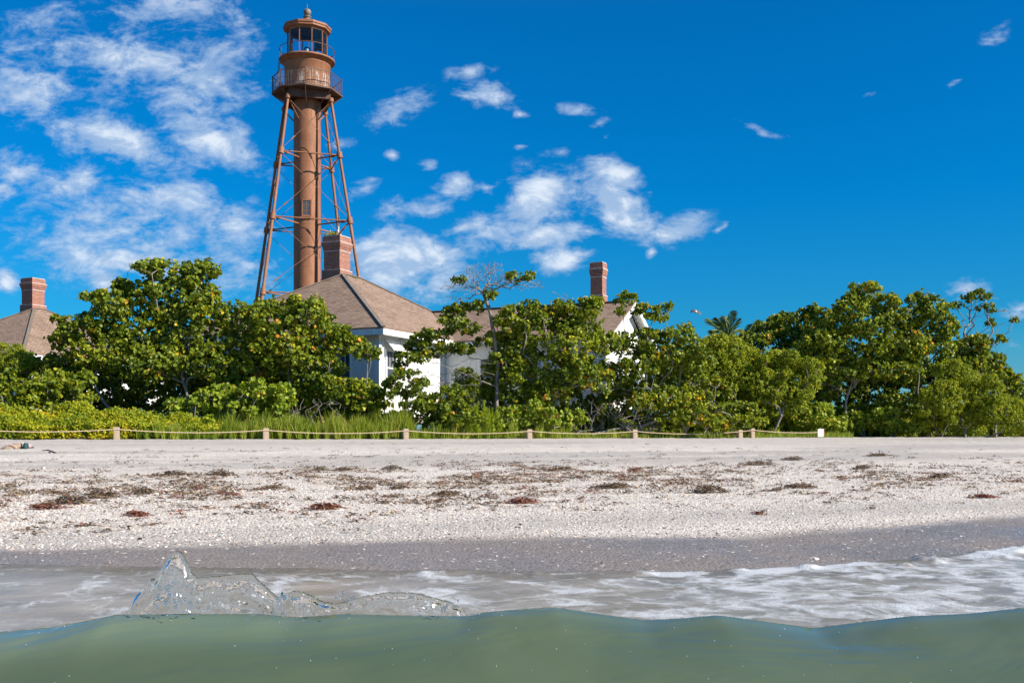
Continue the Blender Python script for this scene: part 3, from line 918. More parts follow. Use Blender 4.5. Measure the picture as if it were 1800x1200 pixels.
def build_wrack():
    rg = np.random.default_rng(9)
    # the larger heaps one can point at: photo x, y, half width px, half height px, red?
    heaps = [(300, 833, 26, 6, 0, "dark brown seaweed heap in the upper wrack line, below the second post gap"),
             (120, 880, 40, 9, 0, "broad brown seaweed heap at the far left of the lower wrack line"),
             (75, 890, 28, 7, 1, "reddish seaweed patch at the far left nearest the water"),
             (170, 872, 40, 9, 0, "brown seaweed heap mixed with straw reeds in the lower wrack line"),
             (250, 866, 24, 7, 0, "medium brown seaweed heap right of the straw reeds"),
             (475, 858, 28, 6, 0, "dark seaweed heap in the lower wrack line left of centre"),
             (567, 891, 30, 7, 1, "rust red mounded seaweed clump alone near the wet sand"),
             (237, 905, 22, 5, 1, "thin red seaweed strip nearest the wet sand on the left"),
             (385, 833, 28, 5, 0, "long thin seaweed strip in the upper wrack line"),
             (560, 825, 16, 4, 0, "small dark seaweed tuft high on the beach at centre left"),
             (605, 826, 17, 4, 0, "small brown seaweed tuft beside a darker tuft high on the beach"),
             (688, 823, 18, 5, 0, "dark peaked seaweed tuft in the upper wrack line under the third post"),
             (640, 858, 16, 5, 0, "small brown heap in the lower wrack line below centre left"),
             (785, 868, 24, 5, 0, "wide low seaweed heap in the lower wrack line at centre"),
             (700, 857, 20, 4, 0, "narrow seaweed streak in the lower wrack line near centre"),
             (915, 880, 32, 6, 1, "long reddish brown seaweed heap just right of centre"),
             (990, 824, 22, 4, 0, "small seaweed tuft high on the beach right of centre"),
             (1115, 826, 16, 5, 1, "reddish round seaweed tuft high on the beach, alone in pale sand"),
             (1075, 856, 40, 6, 0, "long dark seaweed heap in the lower wrack line right of centre"),
             (1240, 862, 60, 9, 0, "largest brown seaweed heap in the lower wrack line right of centre"),
             (1390, 806, 22, 4, 0, "dark seaweed tuft near the top of the beach below the twin posts"),
             (1330, 815, 34, 5, 0, "ragged seaweed strip high on the beach right of centre"),
             (1515, 822, 20, 5, 0, "dark seaweed tuft on the right part of the upper wrack line"),
             (1400, 855, 40, 6, 0, "brown seaweed heap on the right part of the lower wrack line"),
             (1540, 800, 26, 3, 0, "thin seaweed strip near the top of the beach on the right"),
             (1650, 838, 24, 5, 0, "small seaweed heap toward the right edge of the beach"),
             (1725, 873, 24, 4, 1, "red seaweed patch near the wet sand on the right"),
             (1333, 903, 10, 3, 1, "tiny red seaweed scrap alone beside the wet sand")]
    for i, (x, y, rx, ry, red, lab) in enumerate(heaps):
        rx = min(rx * 1.1, 36)
        p = hit(x, y + ry * .5)
        sx = rx * p[1] / F * 1.15
        h = ry * 1.9 * p[1] / F * .8
        V, Fc = clump_mesh(p, sx, max(.12, sx * .45), h, rg, int(70 + rx * 5), None)
        o = big_mesh("seaweed_clump", V, Fc, M['weed_red' if red else 'weed'], loc=p)
        tag(o, lab, "seaweed", "seaweed heaps along the wrack lines")
    # everything thinner than that is one mass
    V, Fc, mats = [], [], []
    n = 0
    for (mat, cnt, seed) in (('weed', 2300, 1), ('weed_red', 420, 2), ('straw', 1100, 3)):
        rg = np.random.default_rng(100 + seed)
        Vs, Fs = [], []
        k = 0
        while k < cnt:
            line = rg.choice([0, 1, 2, 3], p=[.22, .48, .2, .1])
            u0, sd = [(17.2, 1.5), (13.0, 1.8), (11.0, 1.4), (22, 5)][line]
            Y = rg.uniform(8, 34)
            X = Y * rg.uniform(-.55, .55)
            u, w = uw(X, Y)
            uu = u0 + rg.normal(0, sd) + .7 * float(fbm(np.array(w * .35), np.array(line * 3.1), 2))
            # keep patchy along the line
            if float(vnoise(np.array(w * 1.7 + line * 11), np.array(uu * 1.3))) < .56:
                continue
            X, Y = -SN * uu + CS * w, CS * uu + SN * w
            if abs(X / max(Y, .1)) > .56 or Y < 7.5:
                continue
            v, f = clump_mesh(np.array([X, Y, 0.]), rg.uniform(.05, .20) , rg.uniform(.04, .10), rg.uniform(.01, .05), rg, rg.integers(6, 22) if mat != 'straw' else rg.integers(1, 4), None)
            Fs.append(f + sum(len(a) for a in Vs) if False else f)
            Vs.append(v)
            k += 1
        off = np.cumsum([0] + [len(a) for a in Vs[:-1]])
        o = big_mesh("wrack", np.concatenate(Vs), np.concatenate([f + q for f, q in zip(Fs, off)]), M[mat])
        tag(o, {'weed': "scraps of brown seaweed strewn along the wrack lines", 'weed_red': "scraps of red seaweed strewn along the wrack lines",
                'straw': "dry straw coloured reeds strewn along the wrack lines"}[mat], "wrack", kind='stuff')
build_wrack()

# ------------------------------------------------------------------ lighthouse
def build_tower():
    Y0 = 75.0
    S = Y0 / F
    X0 = -360 * S
    c0 = np.array([X0, Y0, 0.8])
    zf = lambda y: EYE + (HOR - y) * S
    c = np.array([X0, Y0, 0.])
    T = thing("lighthouse", "tall brown iron skeleton lighthouse with a central column and glazed lantern", "lighthouse", c0)
    # central column
    col = obj("column", MB().lathe(c, [(.98, .8), (.98, 25.0)], 48).lathe(c, [(1.02, .8), (1.02, 1.6), (.98, 1.7)], 48), M['iron_col'], T)
    # column window (frame, pane)
    a = R(9)
    n = np.array([math.sin(a), -math.cos(a), 0]); t = np.array([math.cos(a), math.sin(a), 0])
    wc = c + n * .97 + np.array([0, 0, 17.1])
    mb = MB()
    for sx in (-1, 1):
        mb.box(wc + t * .31 * sx, (.035, .06, .58), t, n)
    for sz in (-.56, .56):
        mb.box(wc + np.array([0, 0, sz]), (.345, .06, .035), t, n)
    for sz in (-.2, .18):
        mb.box(wc + np.array([0, 0, sz]), (.28, .035, .014), t, n)
    mb.box(wc, (.014, .032, .53), t, n)
    mb.box(wc + np.array([0, 0, -.66]) + n * .08, (.42, .10, .03), t, n)
    wf = obj("window", mb, M['iron'], T)
    obj("pane", MB().box(wc, (.28, .02, .54), t, n), M['pane'], wf)
    # vertical pipe beside the column
    obj("pipe", MB().tube([c + np.array([.86, -.62, z]) for z in (1, 9, 17, 25.2)], .035, 8), M['iron'], T)
    # legs
    th = 18.0
    ztop, slope = 25.0, .188
    def corner(k, z, extra=0):
        r = 2.0 + slope * (25.65 - z) + extra
        an = R(th - 45 + 90 * k)
        return c + np.array([r * math.cos(an), r * math.sin(an), z])
    for k in range(4):
        mb = MB().tube([corner(k, ztop), corner(k, 20.8), corner(k, 16.0), corner(k, 10.6), corner(k, .75)], [.10, .10, .11, .12, .135], 12)
        for z in (20.8, 16.0, 10.6):
            mb.tube([corner(k, z + .22), corner(k, z - .22)], .2, 12)
        mb.tube([corner(k, ztop - .02), corner(k, ztop - .3)], .19, 12)
        mb.box(corner(k, .72), (.3, .3, .1))
        obj("leg", mb, M['iron'], T)
    # rings of horizontal struts and radial struts
    for z in (20.8, 16.0, 10.6, 5.4):
        for k in range(4):
            p, q = corner(k, z), corner((k + 1) % 4, z)
            mb = MB().tube([p, q], .047, 8)
            m_ = (p + q) / 2
            d = norm(q - p)
            mb.tube([m_ - d * .12, m_ + d * .12], .10, 8)
            obj("strut", mb, M['iron'], T)
        for k in range(4):
            p = corner(k, z)
            inn = c + norm((p - c) * np.array([1, 1, 0])) * .96 + np.array([0, 0, z])
            d = norm(inn - p)
            mb = MB().tube([p, inn], .055, 8)
            mb.tube([p + d * .5, p + d * .72], .095, 8)
            obj("radial_strut", mb, M['iron'], T)
    # X bracing rods, panel by panel
    lv = [24.9, 20.8, 16.0, 10.6, 5.4, 1.0]
    for i in range(5):
        for k in range(4):
            for (k0, k1) in ((k, (k + 1) % 4), ((k + 1) % 4, k)):
                mb = MB()
                p, q = corner(k0, lv[i] - .15), corner(k1, lv[i + 1] + .15)
                mb.tube([p, q], .018, 5, False)
                d = norm(q - p)
                e = q - d * 1.2
                mb.tube([e - d * .22, e + d * .22], .05, 6)
                obj("brace_rod", mb, M['iron'], T)
    # main gallery: octagon deck
    zd = 25.62
    pa = R(8)
    def oct8(r, z):
        return [c + np.array([r * math.sin(pa + k * math.pi / 4), -r * math.cos(pa + k * math.pi / 4), z]) for k in range(8)]
    mb = MB()
    mb.slab(oct8(2.56, zd)[::-1], .11, (0, 0, -1))
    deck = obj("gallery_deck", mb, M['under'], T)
    tops = [corner(k, 25.3) for k in range(4)]
    for k in range(4):
        mb = MB()
        p, q = tops[k], tops[(k + 1) % 4]
        out = norm(((p + q) / 2 - c) * np.array([1, 1, 0]))
        mb.box((p + q) / 2 - np.array([0, 0, .07]), (np.linalg.norm(q - p) / 2, .05, .27), norm(q - p), out)
        mb.box((p + q) / 2 - np.array([0, 0, .36]) + out * .03, (np.linalg.norm(q - p) / 2 + .05, .13, .025), norm(q - p), out)
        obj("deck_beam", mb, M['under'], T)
    o8 = oct8(2.5, zd - .15)
    for k in range(8):
        mb = MB()
        inn = c + (o8[k] - c) * np.array([.42, .42, 0]) + np.array([0, 0, zd - .16])
        mb.bar(o8[k], inn, .06, .12)
        low = c + (o8[k] - c) * np.array([.40, .40, 0]) + np.array([0, 0, zd - 1.25])
        mb.tube([o8[k] * np.array([1, 1, 1]), low], .035, 6)
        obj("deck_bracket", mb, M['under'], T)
    # column braces from legs up to the column head
    for k in range(4):
        p = corner(k, 24.75)
        q = c + norm((p - c) * np.array([1, 1, 0])) * .98 + np.array([0, 0, 23.6])
        obj("knee_brace", MB().tube([p, q], .04, 6), M['iron'], T)
    # railing of the main gallery
    mb = MB()
    rb, rt = oct8(2.5, zd), oct8(2.5, zd + 1.12)
    for k in range(8):
        k2 = (k + 1) % 8
        mb.bar(rb[k], rt[k] + np.array([0, 0, .1]), .055, .055, (1, 0, 0))
        for fz, w in ((1.0, .04), (.5, .022), (.16, .022)):
            p = rb[k] * (1 - fz) + rt[k] * fz; q = rb[k2] * (1 - fz) + rt[k2] * fz
            mb.bar(p, q, w)
        nb = 12
        for j in range(1, nb):
            f = j / nb
            p = rb[k] * (1 - f) + rb[k2] * f; q = rt[k] * (1 - f) + rt[k2] * f
            mb.tube([p, q], .0095, 4, False)
    obj("railing", mb, M['dark_iron'], T)
    # watch room drum
    mb = MB()
    mb.lathe(c, [(1.64, zd), (1.64, 27.55), (1.70, 27.60), (1.70, 27.68)], 56)
    mb.lathe(c, [(1.67, zd + .004), (1.67, zd + .12), (1.64, zd + .13)], 56)
    obj("watch_room", mb, M['iron_drum'], T)
    # lantern gallery
    zg = 28.06
    mb = MB()
    mb.lathe(c, [(1.62, zg - .42), (1.98, zg - .13), (2.0, zg - .13), (2.0, zg), (1.3, zg)], 56)
    obj("lantern_gallery", mb, M['iron'], T)
    mb = MB()
    ring = [c + np.array([1.98 * math.sin(a), -1.98 * math.cos(a), zg + .72]) for a in np.linspace(0, 2 * math.pi, 49)]
    mb.tube(ring, .028, 6, False)
    for k in range(10):
        a = 2 * math.pi * k / 10 + .25
        mb.tube([c + np.array([1.98 * math.sin(a), -1.98 * math.cos(a), z]) for z in (zg, zg + .72)], .018, 6)
    obj("lantern_railing", mb, M['dark_iron'], T)
    # ladder from the main gallery to the upper one, on the left
    mb = MB()
    for s in (-.16, .16):
        d = np.array([-.86, -.5, 0]); tt = np.array([.5, -.86, 0])
        mb.tube([c + d * 2.3 + tt * s + np.array([0, 0, zd]), c + d * 2.02 + tt * s + np.array([0, 0, zg + .3])], .022, 6)
    for j in range(8):
        f = j / 8 + .06
        p = c + d * (2.3 - .28 * f) + np.array([0, 0, zd + (zg + .3 - zd) * f])
        mb.tube([p - tt * .16, p + tt * .16], .014, 5)
    obj("ladder", mb, M['dark_iron'], T)
    # lantern: ten sided
    ph = R(-11)
    def dec(r, z):
        return [c + np.array([r * math.sin(ph + k * math.pi / 5), -r * math.cos(ph + k * math.pi / 5), z]) for k in range(10)]
    zt = 30.12
    lb, lt = dec(1.42, zg + .004), dec(1.42, zt)
    mb = MB()
    for k in range(10):
        mb.bar(lb[k], lt[k], .065, .065, (1, 0, 0))
        mb.bar(lb[k] + np.array([0, 0, .05]), lb[(k + 1) % 10] + np.array([0, 0, .05]), .08, .1)
        mb.bar(lt[k] - np.array([0, 0, .06]), lt[(k + 1) % 10] - np.array([0, 0, .06]), .09, .14)
    lf = obj("lantern_frame", mb, M['iron'], T)
    mb = MB()
    for k in range(10):
        mb.poly([lb[k] + np.array([0, 0, .1]), lb[(k + 1) % 10] + np.array([0, 0, .1]), lt[(k + 1) % 10] - np.array([0, 0, .13]), lt[k] - np.array([0, 0, .13])])
    obj("lantern_glass", mb, M['glass'], lf)
    # lens inside
    mb = MB().lathe(c, [(.30, zg + .02), (.30, zg + .35), (.16, zg + .40)], 20)
    mb.lathe(c, [(.02, zg + .4), (.22, zg + .42), (.25, zg + .62), (.25, zg + .78), (.2, zg + .95), (.02, zg + 1.0)], 20)
    obj("lens", mb, glass_mat("lens_glass", (.75, .85, .88)), T)
    mb = MB().tube([c + np.array([0, 0, zg + .42]), c + np.array([0, 0, zg + .86])], .09, 10)
    obj("lamp", mb, M['white'], T)
    # roof: fascia ring, shallow ten sided cone, ceiling
    mb = MB()
    rr = [(1.40, 30.12), (1.70, 30.16), (1.70, 30.30), (1.76, 30.32), (1.76, 30.46), (1.66, 30.50), (.30, 31.02), (.24, 31.10)]
    mb.lathe(c, rr, 10, ph, False)
    roof = obj("lantern_roof", mb, M['iron'], T)
    obj("ceiling", MB().lathe(c, [(1.40, 30.118), (1.2, 30.2), (.02, 30.42)], 10, ph, False), M['dark_ceiling'], roof)
    mb = MB()
    prof = [(.24, 31.06), (.22, 31.2), (.30, 31.24), (.30, 31.30), (.2, 31.34)]
    zc = 31.60; rb_ = .285
    prof += [(rb_ * math.cos(a), zc + rb_ * math.sin(a)) for a in np.linspace(-1.1, 1.5, 14)]
    prof += [(.03, zc + rb_ + .02), (.012, zc + rb_ + .35), (.001, zc + rb_ + .36)]
    mb.lathe(c, prof, 24)
    obj("vent_ball", mb, M['copper'], roof)
build_tower()

# ------------------------------------------------------------------ keeper's house
E1 = np.array([math.cos(R(24)), -math.sin(R(24)), 0.])     # along the seaward side, to the right and nearer
E2 = np.array([math.sin(R(24)), math.cos(R(24)), 0.])      # away from the sea
UPZ = np.array([0, 0, 1.])

def chimney(parent, c, w, z0, z1, name="chimney", nest=False):
    """square brick stack, its base flared, corbelled head, pale mortar bands"""
    mb = MB()
    h = w / 2
    def ring(za, zb, hh):
        mb.box(np.array([c[0], c[1], (za + zb) / 2]), (hh, hh, (zb - za) / 2), E1, E2)
    H = z1 - z0
    ring(z0, z0 + .10 * H, h * 1.24)
    ring(z0 + .10 * H, z0 + .30 * H, h * 1.16)
    ring(z0 + .30 * H, z0 + .68 * H, h)
    steps = [(.68, .73, 1.04), (.73, .77, 1.09), (.77, .81, 1.15), (.81, .86, 1.20), (.86, .985, 1.10), (.985, 1.0, 1.02)]
    for a, b, k in steps:
        ring(z0 + a * H, z0 + b * H, h * k)
    ch = obj(name, mb, M['brick'], parent)
    for f, k in ((.29, 1.175), (.685, 1.055), (.865, 1.22)):
        obj("mortar_band", MB().box(np.array([c[0], c[1], z0 + f * H]), (h * k, h * k, .022), E1, E2), M['band'], ch)
    obj("cap", MB().box(np.array([c[0], c[1], z1 + .012]), (h * 1.04, h * 1.04, .02), E1, E2), M['band'], ch)
    return ch

def window(parent, c, t, n, w, h, awning=True):
    mb = MB()
    for sx in (-1, 1):
        mb.box(c + t * (w / 2 + .05) * sx, (.06, .05, h / 2 + .12), t, n)
    mb.box(c + UPZ * (h / 2 + .06), (w / 2 - .012, .045, .06), t, n)
    mb.box(c - UPZ * (h / 2 + .06), (w / 2 - .012, .07, .055), t, n)
    mb.box(c, (w / 2 - .012, .032, .04), t, n)
    for sx in (-.17, .17):
        mb.box(c + t * w * sx + UPZ * h * .25, (.014, .028, h * .23), t, n)
    wf = obj("window", mb, M['white'], parent)
    obj("pane", MB().box(c, (w / 2 - .015, .012, h / 2), t, n), M['pane'], wf)
    if awning:
        tp = c + UPZ * (h / 2 + .62) + n * .05
        bt = c + UPZ * (h / 2 + .10) + n * .55
        mb = MB()
        hw = w / 2 + .18
        mb.slab([tp - t * hw, tp + t * hw, bt + t * hw, bt - t * hw], .05, -UPZ)
        obj("shutter", mb, M['white'], wf)

def build_house(C, L1, L2, label, name="keepers_house", wing=False, base_z=.78):
    """C = nearest eave corner (x, y); L1 along -E1, L2 along E2"""
    ze, zf_, za = 6.37, 2.05, 10.55
    C = np.array([C[0], C[1], 0.])
    H = thing(name, label, "house", (C[0], C[1], base_z))
    P = lambda a, b, z: C - E1 * a + E2 * b + UPZ * z
    ov = .8
    half = L1 / 2
    A1, A2 = P(half, half, za), P(half, L2 - half, za)
    c00, c10, c11, c01 = P(0, 0, ze), P(L1, 0, ze), P(L1, L2, ze), P(0, L2, ze)
    mb = MB()
    for q in ([c10, c00, A1], [c00, c01, A2, A1], [c01, c11, A2], [c11, c10, A1, A2]):
        mb.slab(q, .10, -UPZ)
    roof = obj("roof", mb, M['shingle'], H)
    mb = MB()
    for a, b in ((c00, A1), (c10, A1), (c01, A2), (c11, A2), (A1, A2)):
        mb.bar(a + UPZ * .03, b + UPZ * .03, .24, .05)
    obj("ridge_cap", mb, M['flash'], roof)
    chimney(roof, P(half + .80, half + .55, 0), 1.16, za - .55, 12.95)
    # fascia and soffit
    mb = MB()
    for a, b in ((c00, c10), (c00, c01), (c01, c11), (c10, c11)):
        d = norm(b - a)
        mb.bar(a - UPZ * .25 + d * .0, b - UPZ * .25, .05, .3)
    obj("fascia", mb, M['white'], H)
    mb = MB()
    mb.slab([P(.06, .06, ze - .30), P(L1 - .06, .06, ze - .30), P(L1 - .06, L2 - .06, ze - .30), P(.06, L2 - .06, ze - .30)], .03, -UPZ)
    obj("soffit", mb, M['white'], H)
    # walls
    mb = MB()
    zt = ze - .34
    cw = P(L1 / 2, L2 / 2, (zf_ + zt) / 2)
    mb.box(cw, (L1 / 2 - ov, L2 / 2 - ov, (zt - zf_) / 2), E1, E2)
    wall = obj("wall", mb, M['siding'], H)
    for a in (ov, L1 - ov):
        for b in (ov, L2 - ov):
            obj("corner_board", MB().box(P(a, b, (zf_ + zt) / 2), (.13, .13, (zt - zf_) / 2 - .004), E1, E2), M['white'], H)
    for bb in np.arange(ov + 2.35, L2 - ov - .3, 1.9):
        obj("batten", MB().box(P(ov - .012, bb, (zf_ + zt) / 2), (.025, .06, (zt - zf_) / 2 - .006), E1, E2), M['white'], wall)
    # floor frame, skirt and piles
    mb = MB().box(P(L1 / 2, L2 / 2, zf_ - .15), (L1 / 2 - ov + .03, L2 / 2 - ov + .03, .147), E1, E2)
    obj("floor_frame", mb, M['white'], H)
    mb = MB().box(P(L1 / 2, L2 / 2, zf_ - .46), (L1 / 2 - ov - .05, L2 / 2 - ov - .05, .16), E1, E2)
    obj("skirt", mb, M['skirt'], H)
    for a in np.linspace(ov + .2, L1 - ov - .2, 5):
        for b in np.linspace(ov + .2, L2 - ov - .2, 5):
            obj("pile", MB().box(P(a, b, (base_z - .15 + zf_ - .63) / 2), (.14, .14, (zf_ - .63 - base_z + .15) / 2), E1, E2), M['white'], H)
    # windows: two on the right hand side, three on the left hand side
    for b in (ov + 1.25, ov + 10.8):
        window(wall, P(ov - .03, b, 4.35), E2, E1, .95, 1.75)
    for a in (ov + 2.2, L1 / 2, L1 - ov - 2.2):
        window(wall, P(a, ov - .03, 4.35), -E1, -E2, .95, 1.75, False)
    if wing:
        # wing running out from the right hand wall toward the sea, gable at its end
        Wd, G = 8.0, 9.2
        P0 = C + E2 * 8.4 - E1 * .9
        zr = 8.62
        Q = lambda g, b, z: P0 + E1 * g + E2 * b + UPZ * z
        og = .55
        mb = MB()
        r0, r1 = Q(-2.9, Wd / 2, zr), Q(G + .9 + og, Wd / 2, zr)
        e0, e1 = Q(.95, -.6, ze - .12), Q(G + .9 + og, -.6, ze - .12)
        f0, f1 = Q(.95, Wd + .6, ze - .12), Q(G + .9 + og, Wd + .6, ze - .12)
        mb.slab([e0, e1, r1, r0], .10, -UPZ)
        mb.slab([f1, f0, r0, r1], .10, -UPZ)
        wr = obj("wing_roof", mb, M['shingle'], H)
        obj("ridge_cap", MB().bar(r0 + UPZ * .03, r1 + UPZ * .03, .3, .06), M['flash'], wr)
        chimney(wr, Q(8.32, Wd / 2, 0), .74, zr - .35, 11.0)
        mb = MB()
        for a, b in ((e1, r1), (f1, r1)):
            mb.bar(a - UPZ * .24 + E1 * .03, b - UPZ * .24 + E1 * .03, .07, .32)
        mb.bar(e0 - UPZ * .22 - E2 * .03, e1 - UPZ * .22 - E2 * .03, .05, .24)
        obj("fascia", mb, M['white'], H)
        # underside of the gable overhang
        mb = MB()
        for a, sgn in ((e1, -1), (f1, 1)):
            i1, i2 = a - E1 * (og + .02) - UPZ * .125, r1 - E1 * (og + .02) - UPZ * .125
            mb.poly([a - UPZ * .125, r1 - UPZ * .125, i2, i1])
        obj("soffit", mb, M['white'], H)
        mb = MB()
        zt2 = ze - .35
        g1 = G + .9
        vs = [Q(0, 0, zf_), Q(g1, 0, zf_), Q(g1, Wd, zf_), Q(0, Wd, zf_), Q(0, 0, zt2), Q(g1, 0, zt2), Q(g1, Wd, zt2), Q(0, Wd, zt2),
              Q(g1, Wd / 2, zr - .22)]
        mb.add(vs, [(0, 1, 5, 4), (1, 2, 6, 8, 5), (2, 3, 7, 6), (3, 0, 4, 7), (0, 3, 2, 1)])
        ww = obj("wing_wall", mb, M['batten'], H)
        for b in (0, Wd):
            obj("corner_board", MB().box(Q(g1 - .02, b, (zf_ + zt2) / 2), (.11, .11, (zt2 - zf_) / 2 - .01), E1, E2), M['white'], H)
        obj("gable_board", MB().box(Q(g1 + .03, Wd / 2, zt2), (.03, Wd / 2 - .12, .09), E1, E2), M['white'], H)
        for g in (2.9, 5.6, 8.2):
            window(ww, Q(g, -.03, 4.3), E1, -E2, .9, 1.7, False)
        for b in (2.4, 5.6):
            window(ww, Q(g1 + .03, b, 4.3), E2, E1, .9, 1.7, False)
        obj("skirt", MB().box(Q(g1 / 2, Wd / 2, zf_ - .2), (g1 / 2 - .1, Wd / 2 - .1, .19), E1, E2), M['skirt'], H)
        for g in (1.6, 5, 9.6):
            for b in (.3, Wd / 2, Wd - .3):
                obj("pile", MB().box(Q(g, b, (base_z - .15 + zf_ - .4) / 2), (.14, .14, (zf_ - .4 - base_z + .15) / 2), E1, E2), M['white'], H)
    return H

build_house((-6.65, 53.0), 14.5, 16.5, "white raised house with hip roof and a gabled wing in front of the lighthouse", wing=True)
build_house((-33.6, 70.4), 14.5, 15.5, "white house with brown hip roof and brick chimney at the left edge behind trees")
APEX = np.array([-6.65, 53, 0]) - E1 * 8.05 + E2 * 7.80

# ------------------------------------------------------------------ vegetation
def leaves(P, Nr, L, W, rg, fold=.16, jitter=.55):
    """one folded six-point leaf per row: base P, facing Nr"""
    n = len(P)
    Nr = norm(Nr + rg.normal(0, jitter, (n, 3)))
    d = norm(np.cross(Nr, rg.normal(0, 1, (n, 3))))
    w = np.cross(Nr, d)
    L = L[:, None]; W = W[:, None]
    b = P
    V = np.stack([b, b + d * L * .28 + w * W * .46 + Nr * W * fold, b + d * L * .74 + w * W * .43 + Nr * W * fold, b + d * L,
                  b + d * L * .74 - w * W * .43 + Nr * W * fold, b + d * L * .28 - w * W * .46 + Nr * W * fold], 1)
    o = (np.arange(n) * 6)[:, None]
    Fc = np.stack([o + np.array([0, 1, 2, 3]), o + np.array([0, 3, 4, 5])], 1).reshape(-1, 4)
    return V.reshape(-1, 3), Fc

def rosettes(C, rad, n, rg, leafL, per=7, hollow=.55, upb=.5, shell_lumps=.5):
    """leaf sprays through an ellipsoid, thickest toward its skin"""
    d = norm(rg.normal(0, 1, (n, 3)))
    s1, s2 = rg.uniform(0, 50, 2)
    lump = 1 + shell_lumps * 2 * fbm(d[:, 0] * 2.2 + s1 + d[:, 2], d[:, 1] * 2.2 + s2 + d[:, 2] * 1.7, 3)
    r = (hollow + (1 - hollow) * rg.random(n)) ** .8 * lump
    r = np.where(rg.random(n) < .22, rg.random(n) ** .5 * .8, r)
    P = C + d * rad * r[:, None]
    ax = norm(d * (1, 1, .8) + np.array([0.12, -.12, upb]) + rg.normal(0, .3, (n, 3)))
    # leaves round each spray
    P2 = np.repeat(P, per, 0); A2 = np.repeat(ax, per, 0)
    k = len(P2)
    rd = norm(np.cross(A2, rg.normal(0, 1, (k, 3))))
    pos = P2 + rd * leafL * rg.uniform(.05, 1.0, (k, 1)) + A2 * leafL * rg.uniform(-.6, .6, (k, 1))
    nr = norm(A2 * .75 + rd * .45)
    return pos, nr, np.repeat(np.arange(n), per)

def frusta(P0, P1, r0, r1, n=5):
    d = norm(P1 - P0)
    up = np.where(np.abs(d[:, 2:3]) < .9, np.array([[0, 0, 1.]]), np.array([[1., 0, 0]]))
    b = norm(np.cross(d, up)); c = np.cross(b, d)
    a = np.arange(n) * 2 * math.pi / n
    ring = b[:, None] * np.cos(a)[None, :, None] + c[:, None] * np.sin(a)[None, :, None]
    V = np.concatenate([P0[:, None] + ring * r0[:, None, None], (P1 + d * r1[:, None] * .4)[:, None] + ring * r1[:, None, None]], 1)
    o = (np.arange(len(P0)) * 2 * n)[:, None]
    k = np.arange(n)
    Fc = np.stack([o + k, o + (k + 1) % n, o + n + (k + 1) % n, o + n + k], -1).reshape(-1, 4)
    return V.reshape(-1, 3), Fc

def colonize(starts, targets, rg, tip=.012, step=.45, gnarl=.16, power=.5, rmax=.2, pathw=.3, sag=0.0, spine=()):
    """branches: every target joins the nearest grown node; thickness follows the load carried"""
    P = [np.array(s, float) for s in starts]
    par = [-1] * len(P)
    plen = [0.] * len(P)
    for q in spine:
        a, b = P[len(P) - 1 if len(P) > len(starts) else 0], np.array(q, float)
        pj = len(P) - 1 if len(P) > len(starts) else 0
        for f in (.33, .67, 1.):
            P.append(a + (b - a) * f); par.append(pj); plen.append(0.); pj = len(P) - 1
    st = np.array(P)
    order = np.argsort([min(np.linalg.norm(t - s) for s in st) for t in targets])
    for i in order:
        t = targets[i]
        A = np.array(P)
        dist = np.linalg.norm(A - t, axis=1)
        cost = dist + pathw * np.array(plen) + np.where(A[:, 2] > t[2] + .2, 1.5 * (A[:, 2] - t[2]), 0)
        j = int(np.argmin(cost))
        L = dist[j]
        k = max(1, int(L / step))
        base = P[j]; prev = j
        bend = rg.normal(0, gnarl * L, 3); bend[2] = abs(bend[2]) * .6 - sag * L
        for s in range(1, k + 1):
            f = s / k
            q = base + (t - base) * f + bend * math.sin(math.pi * f) + (rg.normal(0, gnarl * step * .45, 3) if s < k else 0)
            plen.append(plen[prev] + np.linalg.norm(q - P[prev]))
            P.append(q); par.append(prev); prev = len(P) - 1
    n = len(P)
    rootof = list(range(n))
    for i in range(n):
        if par[i] >= 0: rootof[i] = rootof[par[i]]
    load = np.zeros(n)
    kids = np.zeros(n, int)
    for i in range(n - 1, -1, -1):
        if kids[i] == 0: load[i] += 1
        if par[i] >= 0:
            load[par[i]] += load[i]; kids[par[i]] += 1
    rad = np.minimum(tip * np.maximum(load, 1) ** power, rmax)
    P = np.array(P)
    idx = np.array([i for i in range(n) if par[i] >= 0])
    pr = np.array(par)[idx]
    r0 = np.minimum(rad[pr], rad[idx] * 1.35)
    ro = np.array(rootof)[idx]
    return [frusta(P[pr[ro == k]], P[idx[ro == k]], r0[ro == k], rad[idx[ro == k]]) for k in np.unique(ro)]

GROUP_T = "sea grape trees and shrubs behind the rope fence"
def fence_depth(x):
    return 43.2 / (CS - SN * (x - 900) / F)

